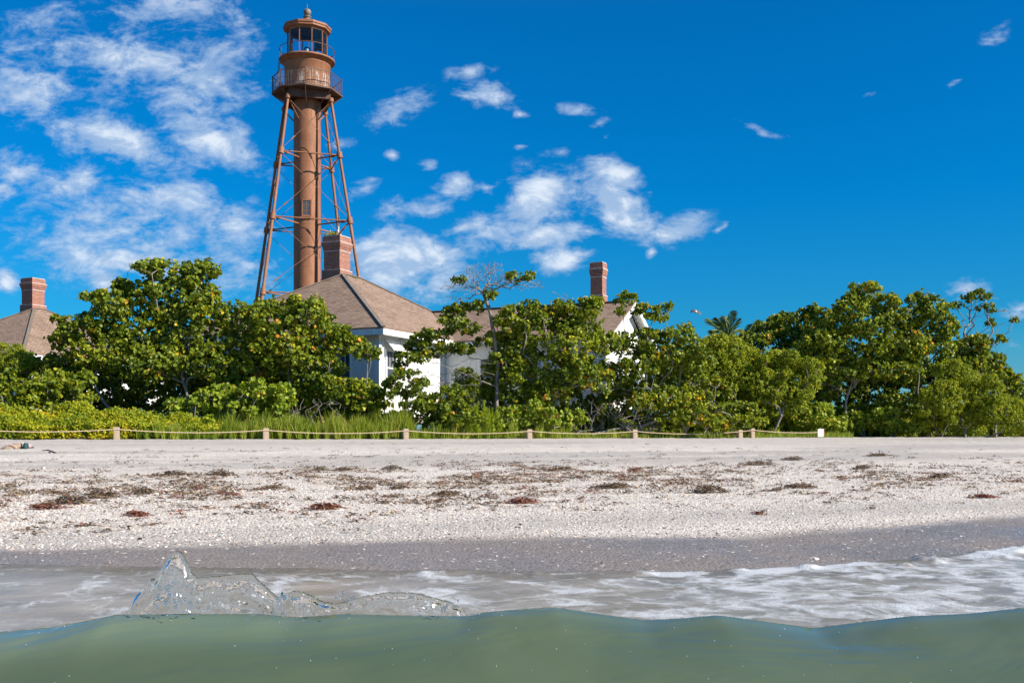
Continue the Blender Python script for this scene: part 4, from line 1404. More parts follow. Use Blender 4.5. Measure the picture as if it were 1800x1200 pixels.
def tree(name, label, cat, depth, clumps, bases, kind='grape', leaf=.19, dens=1.3, bias=0.0, bark='bark', twigs=3, seed=0, dr=.75,
         bare=(), tip=.011, group=GROUP_T, per=9, upb=.5, rmax=.08, gnarl=.18, spine=(), bare_tip=.007, thinleaf=1.0, lowcut=True):
    """clumps: photo (cx, cy, rx, ry[, depth offset]); bases: photo x of each stem foot"""
    rg = np.random.default_rng(1000 + seed)
    gx, gy = bases[0], depth
    bx = (gx - 900) / F * depth
    root = np.array([bx, depth, float(ground(bx, depth, False))])
    T = thing(name, label, cat, root, group)
    VP, FP, TI = [], [], []
    off = 0
    targets = []
    leaf *= .86
    full = []
    for cl in clumps:
        cx, cy, rx, ry = cl[:4]
        if rx > 17:
            full.append((cx, cy, rx * .88, ry * .88) + tuple(cl[4:]))
            for _ in range((5 if rx > 30 else 3) + (4 if kind == 'fine' else 0)):
                a = rg.uniform(-.25, math.pi + .25)
                k = rg.uniform(.2, .42) * (.8 if kind == 'fine' else 1)
                full.append((cx + rx * .80 * math.cos(a), cy - ry * .80 * math.sin(a), rx * k, ry * k * 1.1))
        else:
            full.append(cl)
    for cl in full:
        cx, cy, rx, ry = cl[:4]
        dz = cl[4] if len(cl) > 4 else rg.uniform(-.9, .9)
        Yc = depth + dz
        c = pix(cx, cy, Yc)
        ra = np.array([rx * Yc / F, 0, ry * Yc / F])
        ra[1] = max(.25, dr * math.sqrt(ra[0] * ra[2]))
        area = 4 * math.pi * ((ra[0] * ra[1]) ** 1.6 / 3 + (ra[0] * ra[2]) ** 1.6 / 3 + (ra[1] * ra[2]) ** 1.6 / 3) ** (1 / 1.6)
        n = int(dens * 1.55 * area / (leaf * leaf * .75 * thinleaf) / per) + 3
        pos, nr, rid = rosettes(c, ra, n, rg, leaf * .75, per, upb=upb)
        # never below the sand
        ok = pos[:, 2] > ground(pos[:, 0], pos[:, 1], False) + .05
        pos, nr, rid = pos[ok], nr[ok], rid[ok]
        k = len(pos)
        L = leaf * rg.uniform(.65, 1.15, k)
        W = L * (thinleaf * rg.uniform(.85, 1.1, k))
        V, Fc = leaves(pos, nr, L, W, rg)
        VP.append(V); FP.append(Fc + off); off += len(V)
        ct = rg.normal(0, .05)
        ros = rg.random(n + 1)
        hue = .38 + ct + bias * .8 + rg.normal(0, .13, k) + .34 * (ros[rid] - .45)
        old = (ros[rid] > .95) & (rg.random(k) < .35)
        hue = np.where(old, rg.uniform(.84, 1.0, k), hue)
        hue = np.where(rg.random(k) < .007, rg.uniform(.88, 1., k), hue)
        TI.append(np.repeat(np.clip(hue, 0, 1), 6))
        for _ in range(max(2, int(twigs * (.6 + area / 8)))):
            d = norm(rg.normal(0, 1, 3))
            targets.append(c + d * ra * rg.uniform(.2, .95))
    for (cx, cy, rx, ry, cnt) in bare:
        for _ in range(cnt):
            a, r = rg.uniform(0, 2 * math.pi), rg.random() ** .5
            targets.append(pix(cx + rx * r * math.cos(a), cy + ry * r * math.sin(a), depth + rg.normal(0, .55)))
    starts = []
    for b in bases:
        x = (b - 900) / F * depth
        yy = depth + rg.uniform(-.3, .3)
        starts.append(np.array([x, yy, float(ground(x, yy, False)) - .1]))
    sp = [pix(a, b, depth) for a, b in spine]
    for V, Fc in colonize(starts, targets, rg, tip=(bare_tip if bare else tip), gnarl=gnarl, rmax=rmax, spine=sp):
        big_mesh("trunk", V, Fc, M[bark], T, smooth=True)
    big_mesh("crown", np.concatenate(VP), np.concatenate(FP), M[kind], T, attrs={'tint': ('POINT', 'FLOAT', np.concatenate(TI))})
    return T

# --- left of the house
tree("sea_grape_tree", "tallest sea grape tree on the left, its high crown rising between the two houses", "tree", 47.5,
     [(300, 480, 62, 24), (350, 480, 34, 22), (262, 470, 26, 16), (310, 520, 70, 34), (250, 515, 30, 26), (365, 530, 30, 26), (195, 540, 46, 30), (165, 520, 20, 12),
      (215, 515, 26, 20), (240, 575, 70, 42), (330, 580, 70, 46), (410, 565, 44, 36), (445, 545, 22, 16), (135, 575, 40, 28), (105, 600, 26, 20), (100, 560, 12, 8),
      (170, 620, 60, 34), (270, 640, 80, 36), (370, 640, 60, 36), (120, 650, 45, 30), (430, 620, 44, 36)],
     [275, 300, 220, 345], leaf=.185, bias=.05, seed=1, twigs=3)
tree("sea_grape_tree", "rounded sea grape tree in front of the hip roof, touching the house corner", "tree", 47.0,
     [(500, 545, 44, 26), (535, 560, 48, 34), (470, 570, 34, 30), (560, 600, 60, 34), (605, 605, 36, 20), (640, 620, 28, 13), (655, 627, 14, 8), (500, 610, 62, 42), (460, 640, 46, 40),
      (560, 650, 58, 34), (600, 690, 52, 32), (640, 700, 44, 26), (670, 712, 30, 18), (545, 700, 56, 34), (600, 730, 64, 22), (660, 742, 40, 15), (420, 660, 30, 26)],
     [505, 545, 590, 480], leaf=.175, bias=.06, seed=2)
tree("sea_grape_shrub", "low sea grape shrub with orange tinged leaves at the left edge above the hedge", "shrub", 45.0,
     [(95, 680, 48, 26), (40, 695, 46, 28), (130, 700, 34, 24), (10, 670, 26, 20), (70, 720, 60, 20), (150, 668, 24, 16)], [80, 30, 130], leaf=.17, bias=.08, seed=3)
tree("fine_leaved_tree", "small feathery green tree at the left edge below the far house roof", "tree", 49.0,
     [(15, 620, 28, 18), (30, 640, 36, 20), (5, 650, 30, 22), (60, 650, 24, 14)], [15, 40], kind='fine', leaf=.095, thinleaf=.5, bias=.05, seed=4, dens=.9)
tree("sea_grape_shrub", "pale green large leaved sea grape shrub in front of the tallest left tree", "shrub", 44.2,
     [(420, 695, 40, 24), (375, 705, 34, 22), (460, 690, 40, 22), (500, 700, 28, 22), (330, 718, 40, 20), (400, 728, 54, 20), (300, 735, 30, 14), (470, 725, 40, 18), (355, 745, 40, 12)],
     [400, 350, 450], kind='grape_light', leaf=.21, bias=.0, seed=5, dens=.85)
tree("sea_grape_tree", "dark shaded sea grape between the tallest left tree and the hedge", "tree", 49.5,
     [(210, 690, 60, 30), (300, 690, 60, 30), (160, 710, 50, 24), (250, 725, 70, 20), (380, 690, 50, 36)], [230, 290], leaf=.17, bias=-.12, seed=6, dens=.6)
# --- in front of the house and wing
tree("gnarled_sea_grape", "gnarled pale trunked sea grape with a mostly bare twiggy top before the wing roof", "tree", 49.0,
     [(806, 490, 15, 8), (907, 488, 26, 8), (930, 483, 12, 7), (860, 517, 14, 8), (835, 540, 26, 11), (805, 545, 24, 11), (800, 566, 30, 13), (822, 578, 24, 11), (771, 586, 28, 11), (746, 598, 26, 12),
      (728, 610, 22, 11), (790, 610, 24, 11), (815, 614, 20, 10), (716, 628, 20, 11), (702, 642, 16, 9), (740, 630, 20, 9), (765, 622, 22, 9), (890, 566, 20, 10), (845, 600, 18, 9), (880, 590, 22, 11)],
     [872], leaf=.155, bias=-.06, bark='bark', seed=7, bare=((838, 476, 24, 15, 120), (868, 470, 20, 13, 100), (856, 494, 40, 16, 120), (884, 488, 18, 13, 60), (822, 500, 20, 12, 60), (806, 512, 36, 18, 110), (918, 500, 44, 12, 90), (940, 495, 14, 10, 16), (790, 500, 14, 10, 16), (775, 655, 80, 36, 120), (835, 640, 30, 40, 20)),
     bare_tip=.0056, dens=1.2, rmax=.17, gnarl=.15, group=None, spine=((873, 700), (875, 640), (868, 590), (862, 550), (850, 515)))
tree("sea_grape_shrub", "open dark leaved sea grape shrub before the house window and stairs", "shrub", 46.5,
     [(712, 690, 28, 15), (735, 675, 22, 11), (700, 660, 18, 9), (755, 700, 20, 9), (735, 712, 34, 14), (765, 722, 30, 13), (790, 712, 26, 13), (810, 735, 34, 14), (710, 735, 30, 13), (690, 675, 18, 10), (770, 740, 40, 14), (725, 655, 14, 7), (800, 690, 24, 14)],
     [755, 775], leaf=.165, bias=-.10, seed=8, bare=((740, 690, 60, 40, 18),), bare_tip=.009)
tree("sea_grape_tree", "broad sea grape tree hiding most of the wing wall, crown level with its roof", "tree", 49.2,
     [(915, 545, 30, 14), (935, 535, 16, 10), (895, 565, 30, 18), (1010, 545, 46, 22), (1040, 535, 24, 13), (975, 570, 44, 26), (1030, 575, 46, 26), (930, 590, 42, 26), (1000, 610, 56, 32),
      (1060, 605, 34, 24), (940, 640, 48, 32), (955, 560, 30, 16), (985, 545, 26, 12), (905, 610, 34, 22), (865, 655, 26, 22), (850, 680, 26, 16), (1010, 655, 50, 30), (890, 640, 34, 26), (905, 690, 44, 30), (965, 690, 50, 28), (1040, 660, 36, 30), (880, 600, 24, 18)],
     [935, 975, 1000, 905], leaf=.18, bias=.05, seed=9, dens=1.0)
tree("sea_grape_shrub", "yellow green sea grape shrub below the broad central tree beside the fence", "shrub", 48.2,
     [(930, 725, 40, 20), (985, 735, 44, 18), (890, 735, 26, 16), (950, 748, 50, 12)], [930, 970], kind='grape_light', leaf=.17, bias=.08, seed=10, dens=.85)
tree("dark_juniper", "dark needle leaved bush under the gnarled tree against the white wall", "bush", 49.8,
     [(828, 690, 36, 26), (815, 665, 26, 20), (850, 715, 36, 22), (800, 715, 26, 22)], [830], kind='fine', leaf=.09, thinleaf=.35, bias=-.22, seed=11, dens=.8, group=None)
tree("sea_grape_tree", "loose sea grape with flat separated tufts beside the gable end", "tree", 51.0,
     [(1095, 527, 24, 11), (1090, 545, 14, 8), (1140, 545, 28, 11), (1168, 541, 18, 8), (1150, 560, 22, 8), (1195, 585, 26, 16), (1165, 600, 32, 16), (1130, 590, 24, 14), (1200, 615, 28, 16),
      (1080, 600, 30, 20), (1110, 615, 36, 20), (1225, 635, 34, 24), (1175, 625, 34, 18), (1140, 640, 46, 26), (1195, 650, 40, 28), (1090, 660, 40, 28), (1150, 690, 48, 24), (1215, 600, 20, 12), (1085, 690, 30, 18)],
     [1100, 1150, 1185], leaf=.18, bias=.02, seed=12, dens=.8, bare=((1160, 640, 70, 50, 26),), bare_tip=.010)
tree("sea_grape_shrub", "leaning sea grape shrub above the tangle of dead branches", "shrub", 50.0,
     [(1150, 715, 50, 20), (1210, 705, 48, 26), (1230, 735, 44, 18), (1130, 700, 26, 14), (1180, 745, 40, 12), (1275, 745, 40, 14)],
     [1200, 1130], leaf=.175, bias=.14, seed=13, dens=.9, bare=((1120, 725, 60, 24, 22),), bare_tip=.012)
# --- right hand thicket
tree("buttonwood_tree", "yellow green fine leaved tree under the palm fronds", "tree", 55.0,
     [(1262, 602, 28, 14), (1245, 622, 34, 22), (1290, 620, 40, 26), (1230, 650, 36, 30), (1290, 660, 50, 34), (1340, 640, 36, 28)],
     [1250, 1290], kind='fine', leaf=.115, thinleaf=.62, bias=.12, seed=14)
tree("sea_grape_tree", "dark smooth hump of sea grape right of the palm", "tree", 60.0,
     [(1350, 580, 36, 14), (1395, 568, 44, 18), (1445, 556, 40, 18), (1330, 600, 36, 18), (1390, 600, 46, 24), (1440, 590, 40, 24), (1370, 640, 60, 30)],
     [1380, 1420], leaf=.2, bias=-.02, seed=15)
tree("sea_grape_tree", "tallest sea grape crown on the right half of the photo", "tree", 57.0,
     [(1520, 520, 32, 24), (1500, 545, 34, 22), (1550, 540, 40, 24), (1485, 575, 44, 24), (1535, 580, 50, 28), (1575, 560, 26, 24), (1450, 600, 44, 24), (1500, 620, 60, 26), (1560, 620, 46, 24), (1430, 640, 40, 26), (1590, 590, 30, 24), (1420, 610, 40, 22), (1540, 650, 60, 22)],
     [1490, 1520, 1450], leaf=.195, bias=.05, seed=16)
tree("sea_grape_tree", "second highest sea grape crown on the right, beside the bare branching tree", "tree", 58.0,
     [(1620, 525, 26, 18), (1640, 550, 34, 20), (1600, 560, 30, 22), (1660, 570, 24, 16), (1625, 585, 50, 22), (1600, 615, 44, 22), (1650, 610, 40, 22)],
     [1610, 1640, 1580], leaf=.195, bias=.03, seed=17)
tree("bare_branched_tree", "half dead tree with long bare branches fanning over the right end of the thicket", "tree", 59.0,
     [(1725, 519, 24, 8), (1705, 525, 14, 6), (1682, 536, 12, 6), (1735, 541, 17, 8), (1740, 567, 11, 7), (1760, 595, 12, 7), (1784, 562, 6, 4)],
     [1695], leaf=.17, bias=-.08, bark='dead', seed=18, bare=((1735, 560, 50, 42, 80), (1725, 595, 46, 22, 40), (1695, 540, 18, 36, 20)), bare_tip=.012, group=None)
tree("sea_grape_tree", "sea grape tree sloping down at the far right edge", "tree", 58.5,
     [(1700, 615, 40, 22), (1735, 640, 40, 24), (1690, 645, 46, 26), (1765, 670, 30, 24), (1790, 690, 24, 30), (1725, 600, 20, 12)], [1710, 1750], leaf=.185, bias=.06, seed=19)
tree("buttonwood_tree", "bright fine leaved bush before the right end of the thicket", "tree", 56.0,
     [(1680, 660, 40, 28), (1720, 690, 50, 32), (1660, 700, 40, 36), (1700, 735, 60, 26), (1640, 740, 40, 22), (1760, 725, 46, 30), (1790, 745, 30, 20)],
     [1690, 1730, 1655], kind='fine', leaf=.115, thinleaf=.62, bias=.03, seed=20)
tree("sea_grape_tree", "shaded sea grape with pale bare trunks showing in the right thicket", "tree", 58.0,
     [(1470, 655, 50, 20), (1540, 655, 50, 20), (1600, 655, 40, 24), (1430, 700, 40, 34), (1580, 715, 44, 26), (1500, 730, 60, 18)],
     [1485, 1500, 1570, 1600], leaf=.18, bias=-.10, bark='bark_pale', seed=21, dens=.75, rmax=.16, spine=((1487, 705), (1497, 675), (1512, 645)))
tree("buttonwood_tree", "tall fine leaved bush left of the pale trunks in the right thicket", "tree", 54.0,
     [(1375, 645, 48, 30), (1400, 675, 40, 30), (1340, 680, 46, 32), (1300, 700, 46, 28), (1390, 705, 40, 26), (1425, 655, 30, 24)],
     [1350, 1380], kind='fine', leaf=.12, thinleaf=.62, bias=.02, seed=22)
tree("sea_grape_shrub", "bright low sea grape shrub behind the twin posts and the white sign", "shrub", 55.6,
     [(1370, 735, 46, 18), (1430, 730, 40, 22), (1320, 742, 40, 14), (1400, 750, 50, 12), (1470, 745, 30, 14), (1345, 715, 30, 14)], [1370, 1420], kind='grape_light', leaf=.18, bias=.06, seed=23)
tree("sea_grape_shrub", "low sea grape shrub right of the white sign at the sand's edge", "shrub", 57.0,
     [(1520, 740, 40, 18), (1570, 750, 36, 13), (1500, 752, 30, 10), (1560, 730, 30, 14), (1610, 752, 30, 10)], [1520, 1570], kind='grape_light', leaf=.17, bias=.04, seed=24)
tree("sea_grape_shrub", "mid green shrub between the palm thicket and the tangle of dead branches", "shrub", 52.5,
     [(1255, 690, 40, 22), (1290, 725, 44, 20), (1235, 670, 30, 20), (1310, 745, 40, 12), (1215, 690, 30, 20)], [1260, 1290], leaf=.165, bias=.10, seed=25, bare=((1240, 680, 50, 30, 14),), bare_tip=.009)

# shaded undergrowth behind the front rows
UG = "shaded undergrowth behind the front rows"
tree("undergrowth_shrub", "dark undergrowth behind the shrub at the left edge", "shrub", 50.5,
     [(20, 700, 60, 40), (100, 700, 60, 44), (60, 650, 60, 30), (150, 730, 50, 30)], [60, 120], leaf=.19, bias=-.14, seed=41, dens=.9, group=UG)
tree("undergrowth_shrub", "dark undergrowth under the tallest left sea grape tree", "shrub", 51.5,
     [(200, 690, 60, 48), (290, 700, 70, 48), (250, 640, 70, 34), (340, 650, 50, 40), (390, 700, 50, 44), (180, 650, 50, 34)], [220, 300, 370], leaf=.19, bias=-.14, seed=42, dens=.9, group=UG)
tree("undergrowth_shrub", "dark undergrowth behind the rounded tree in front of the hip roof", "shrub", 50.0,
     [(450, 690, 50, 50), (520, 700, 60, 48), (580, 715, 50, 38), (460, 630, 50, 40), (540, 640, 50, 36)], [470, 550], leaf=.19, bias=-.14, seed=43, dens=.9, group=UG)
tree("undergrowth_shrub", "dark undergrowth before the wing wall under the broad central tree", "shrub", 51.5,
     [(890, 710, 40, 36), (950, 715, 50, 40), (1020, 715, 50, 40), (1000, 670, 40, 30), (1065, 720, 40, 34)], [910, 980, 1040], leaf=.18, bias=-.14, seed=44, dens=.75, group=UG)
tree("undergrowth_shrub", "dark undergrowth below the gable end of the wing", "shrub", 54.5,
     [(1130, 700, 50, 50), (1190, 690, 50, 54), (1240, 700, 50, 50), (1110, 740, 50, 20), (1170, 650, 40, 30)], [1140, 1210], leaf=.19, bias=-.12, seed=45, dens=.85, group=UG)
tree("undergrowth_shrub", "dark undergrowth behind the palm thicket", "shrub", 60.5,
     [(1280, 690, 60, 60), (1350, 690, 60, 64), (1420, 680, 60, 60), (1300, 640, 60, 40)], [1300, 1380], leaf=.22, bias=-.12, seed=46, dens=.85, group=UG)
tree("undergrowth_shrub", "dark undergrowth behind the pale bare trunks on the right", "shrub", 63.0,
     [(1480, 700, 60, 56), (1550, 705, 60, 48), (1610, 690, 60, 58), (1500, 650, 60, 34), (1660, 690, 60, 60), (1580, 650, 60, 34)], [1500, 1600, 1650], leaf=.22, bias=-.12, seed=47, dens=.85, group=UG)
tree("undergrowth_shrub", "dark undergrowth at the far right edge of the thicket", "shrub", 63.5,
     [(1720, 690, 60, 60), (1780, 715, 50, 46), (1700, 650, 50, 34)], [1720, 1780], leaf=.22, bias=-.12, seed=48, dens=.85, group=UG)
# dead tangle and driftwood at the foot of the thicket
def dead_tangle(label, x0, x1, y0, y1, depth, n, seed, name="dead_branches"):
    rg = np.random.default_rng(seed)
    c = hit_depth((x0 + x1) / 2, depth)
    T = thing(name, label, "dead branches", c)
    tg = [pix(rg.uniform(x0, x1), y1 - (y1 - y0) * rg.random() ** 1.3, depth + rg.normal(0, .7)) for _ in range(n)]
    st = [hit_depth(x0 + (x1 - x0) * f, depth + rg.normal(0, .3)) for f in (.2, .5, .8)]
    for V, Fc in colonize(st, tg, rg, tip=.009, gnarl=.3, rmax=.07, step=.3):
        big_mesh("branches", V, Fc, M['dead'], T, smooth=True)
def hit_depth(x, Y):
    X = (x - 900) / F * Y
    return np.array([X, Y, float(ground(X, Y, False))])
dead_tangle("grey tangle of dead branches at the foot of the loose sea grape, right of centre", 1005, 1165, 700, 762, 50.6, 260, 31)
dead_tangle("grey dead twigs between the rounded tree and the house piles", 500, 600, 700, 745, 45.2, 70, 32)
dead_tangle("bare grey twigs low in the left edge of the palm thicket", 1200, 1270, 660, 745, 51.5, 70, 33)
def log_thing(pts, r, label):
    P = [hit_depth(x, Y) + np.array([0, 0, dz]) for x, Y, dz in pts]
    o = obj("driftwood_log", MB().tube(P, [r * k for k in np.linspace(1.1, .5, len(P))], 8), M['dead'], loc=P[0])
    tag(o, label, "driftwood")
log_thing([(1040, 49.9, .15), (1085, 50.1, .45), (1120, 50.4, .6), (1150, 50.8, .5)], .06, "grey driftwood limb leaning through the dead branches behind the fence")
log_thing([(1110, 50.4, .05), (1130, 50.3, .6), (1165, 50.2, .95), (1205, 50.6, 1.1)], .08, "dark leaning trunk rising right out of the dead branches")

# dead twig standing against the sky above the wing roof
def sky_twig():
    rg = np.random.default_rng(77)
    b = pix(972, 560, 52)
    T = thing("dead_snag", "thin dead snag poking up against the sky left of the small chimney", "dead tree", hit_depth(972, 52))
    tg = [pix(970, 513, 52), pix(978, 516, 52.2), pix(990, 516, 52.1), pix(997, 520, 52), pix(985, 521, 51.9), pix(992, 527, 52), pix(1002, 528, 52), pix(968, 530, 52)]
    for V, Fc in colonize([hit_depth(972, 52)], tg, rg, tip=.016, gnarl=.06, rmax=.06, pathw=.02):
        big_mesh("trunk", V, Fc, M['dead'], T, smooth=True)
sky_twig()

# palms
def palm(label, x, y, depth, targets, seed):
    rg = np.random.default_rng(seed)
    crown = pix(x, y, depth)
    g = hit_depth(x, depth)
    T = thing("palm_tree", label, "palm tree", g)
    obj("trunk", MB().tube([g - UPZ * .1, g * .5 + crown * .5 + np.array([.15, 0, 0]), crown], [.2, .16, .13], 10), M['bark'], T)
    for (tx, ty, dy) in targets:
        e = pix(tx, ty, depth + dy)
        mid = (crown + e) / 2 + UPZ * np.linalg.norm(e - crown) * .16
        N_ = 34
        ts = np.linspace(0, 1, N_)
        path = np.array([(1 - t) ** 2 * crown + 2 * t * (1 - t) * mid + t * t * e for t in ts])
        Vs, Fs, Ti = [], [], []
        L = np.linalg.norm(e - crown)
        for i in range(1, N_):
            tng = norm(path[min(i + 1, N_ - 1)] - path[i - 1])
            sd = norm(np.cross(tng, UPZ) + 1e-6)
            ll = L * .42 * math.sin(math.pi * min(.98, .18 + .8 * ts[i])) + .08
            for s in (-1, 1):
                d = norm(sd * s * .5 + tng * .95 + UPZ * rg.uniform(-.45, .05))
                w = norm(np.cross(d, tng)) * .0
                wv = tng * .026
                o = len(Vs)
                p = path[i]
                Vs += [p - wv, p + wv, p + d * ll * .6 + wv * .8 - UPZ * .02 * ll, p + d * ll - UPZ * .15 * ll]
                Fs.append((o, o + 1, o + 2, o + 3))
                Ti += [rg.uniform(.1, .9)] * 4
        o = len(Vs)
        fr = big_mesh("frond", np.array(Vs), np.array(Fs), M['palm'], T, attrs={'tint': ('POINT', 'FLOAT', np.array(Ti))})
        obj("midrib", MB().tube(list(path), list(np.linspace(.035, .008, N_)), 5), M['fennel_stem'], fr)
M['fennel_stem'] = plain("green_stem", (.20, .22, .06), .6, .2, 6)
palm("palm tree whose upright fronds show above the thicket right of the gable", 1281, 592, 62,
     [(1244, 560, .9), (1259, 558, -.6), (1273, 556, .8), (1288, 547, .2), (1299, 560, -.5), (1300, 578, .9), (1250, 580, -1.2), (1312, 592, -1.), (1270, 600, -1.8), (1290, 612, 1.5)], 41)
palm("smaller palm just right of the upright palm fronds", 1310, 596, 64,
     [(1330, 562, .4), (1340, 574, -.4), (1318, 570, .6), (1305, 580, -.8), (1345, 592, .8), (1300, 604, 1.)], 42)

# low hedge of yellow green leaves behind the left fence
def low_cover(name, label, x0, x1, near, deep, top0, rise, n, mat, size, seed, bias=.45):
    rg = np.random.default_rng(seed)
    x = rg.uniform(x0, x1, n)
    dep = fence_depth(x) + near * (.7 + 1.6 * np.abs(fbm(x * .05, x * 0 + 8, 3))) + rg.random(n) * deep
    top = top0 + 24 * fbm(x * .035, x * 0 + 3, 3) + np.clip((x - 210) * rise, 0, 40)
    X = (x - 900) / F * dep
    g = ground(X, dep, False)
    zt = EYE + (HOR - top) / F * dep
    fr = np.clip((dep - fence_depth(x) - near) / 1.5, 0, 1)
    ht = (zt - g) * (.5 + .5 * fr) * (1 + .5 * fbm(X * 1.7, dep * 1.7, 3))
    z = g + ht * (1 - rg.random(n) ** 1.7 * .95)
    P = np.stack([X, dep, z], 1)
    nr = norm(np.stack([rg.normal(.25, .5, n), rg.normal(-.5, .4, n), rg.normal(.7, .3, n)], 1))
    L = rg.uniform(.7, 1.3, n) * size
    V, Fc = leaves(P, nr, L, L * .5, rg)
    cl = fbm(X * .9, dep * .9 + z, 3)
    o = big_mesh(name, V, Fc, M[mat], attrs={'tint': ('POINT', 'FLOAT', np.repeat(np.clip(bias + cl * 1.1 + rg.normal(0, .2, n), 0, 1), 6))})
    tag(o, label, "ground cover", kind='stuff')
low_cover("ground_cover", "knee high yellow green ground cover behind the left part of the rope fence", -60, 430, .6, 2.6, 719, .10, 52000, 'hedge', .10, 55)
low_cover("low_scrub", "taller leafy scrub hiding the stem feet of the thicket beyond the white sign", 1200, 1830, 4.0, 3.5, 716, 0, 60000, 'fine', .12, 58, .38)
low_cover("low_scrub", "low leafy scrub at the foot of the thicket behind the right part of the fence", 860, 1830, 3.2, 4.5, 737, 0, 60000, 'fine', .12, 57, .35)

def build_grass():
    rg = np.random.default_rng(56)
    n = 46000
    x = np.concatenate([rg.uniform(240, 725, n - 12000), rg.uniform(700, 1010, 7000), rg.uniform(1000, 1500, 5000)])
    dep = fence_depth(x) + .1 + 1.5 * np.abs(fbm(x * .06, x * 0 + 4, 3)) + rg.random(n) ** 1.2 * 3.0
    X = (x - 900) / F * dep
    g = ground(X, dep, False)
    patch = fbm(X * .8, dep * .8, 3)
    hgt = (.40 + .55 * rg.random(n) + .7 * patch) * np.where(x > 725, .62, 1.) * np.where(x < 400, .75, 1.) * np.where(x > 1000, .6, 1)
    hgt = np.clip(hgt * (.55 + 1.1 * vnoise(X * 2.3, dep * 2.3) ** 2), .08, 1.4)
    lean = np.stack([rg.normal(.03, .16, n), rg.normal(0, .16, n), np.ones(n)], 1)
    P0 = np.stack([X, dep, g], 1)
    P1 = P0 + lean * hgt[:, None] * .6
    P2 = P0 + lean * hgt[:, None] + np.stack([rg.normal(0, .09, n), rg.normal(0, .09, n), np.zeros(n)], 1) * hgt[:, None]
    w = norm(np.stack([rg.normal(1, .3, n), rg.normal(0, .6, n), np.zeros(n)], 1)) * rg.uniform(.006, .014, n)[:, None]
    V = np.stack([P0 - w, P0 + w, P1 + w, P1 - w, P2 + w * .25, P2 - w * .25], 1).reshape(-1, 3)
    o_ = (np.arange(n) * 6)[:, None]
    Fc = np.stack([o_ + np.array([0, 1, 2, 3]), o_ + np.array([3, 2, 4, 5])], 1).reshape(-1, 4)
    o = big_mesh("dune_grass", V, Fc, M['grass'], attrs={'tint': ('POINT', 'FLOAT', np.repeat(np.clip(.5 + patch * .8 + rg.normal(0, .17, n) + .45 * (rg.random(n) < .12), 0, 1), 6))})
    tag(o, "soft green dune grass behind the rope fence", "grass", kind='stuff')
build_grass()

# feathery upright plants
def feather_plant(x, ytop, depth, seed, label, group):
    rg = np.random.default_rng(seed)
    g = hit_depth(x, depth)
    T = thing("feathery_plant", label, "plant", g, group)
    H = EYE + (HOR - ytop) / F * depth - g[2]
    Ps, Ns, Ls = [], [], []
    mb = MB()
    for s in range(6):
        hx, hy = rg.normal(0, .13), rg.normal(0, .13)
        hh = H * rg.uniform(.65, 1.0)
        top = g + np.array([hx * 1.7, hy * 1.7, hh])
        b = g + np.array([hx * .6, hy * .6, -.05])
        obj("stem", MB().tube([b, (b + top) / 2 + rg.normal(0, .02, 3), top], [.012, .009, .004], 5), M['fennel_stem'], T)
        k = int(150 * hh)
        f = rg.uniform(.12, 1.02, k)
        p = b + (top - b) * f[:, None]
        d = norm(np.stack([rg.normal(0, 1, k), rg.normal(0, 1, k), rg.uniform(.5, 1.6, k)], 1))
        Ps.append(p); Ns.append(d); Ls.append(.12 * (1.25 - f) + .05)
    P, D, L = np.concatenate(Ps), np.concatenate(Ns), np.concatenate(Ls)
    n = len(P)
    w = norm(np.cross(D, rg.normal(0, 1, (n, 3)))) * .011
    q = P + D * L[:, None]
    V = np.stack([P - w * .5, P + w * .5, q + w, q - w], 1).reshape(-1, 3)
    Fc = (np.arange(n) * 4)[:, None] + np.arange(4)
    big_mesh("foliage", V, Fc, M['fennel'], T, attrs={'tint': ('POINT', 'FLOAT', np.repeat(np.clip(rg.normal(.55, .22, n), 0, 1), 4))})
fp = [(775, 735), (788, 728), (800, 737), (812, 716), (822, 709), (833, 714), (845, 706), (856, 718), (866, 712), (878, 722), (890, 730), (902, 738), (840, 728), (818, 733), (868, 735)]
for i, (x, yt) in enumerate(fp):
    dd = fence_depth(x) + [.9, 1.5, .7, 1.9, 1.3, 1.7, 2.0, 1.2, 1.8, 1.0, 1.4, .8, .6, .55, .65][i]
    feather_plant(x, yt, dd, 200 + i, "bright green feathery plant in the patch below the gnarled bare topped tree", "feathery plants below the gnarled tree")

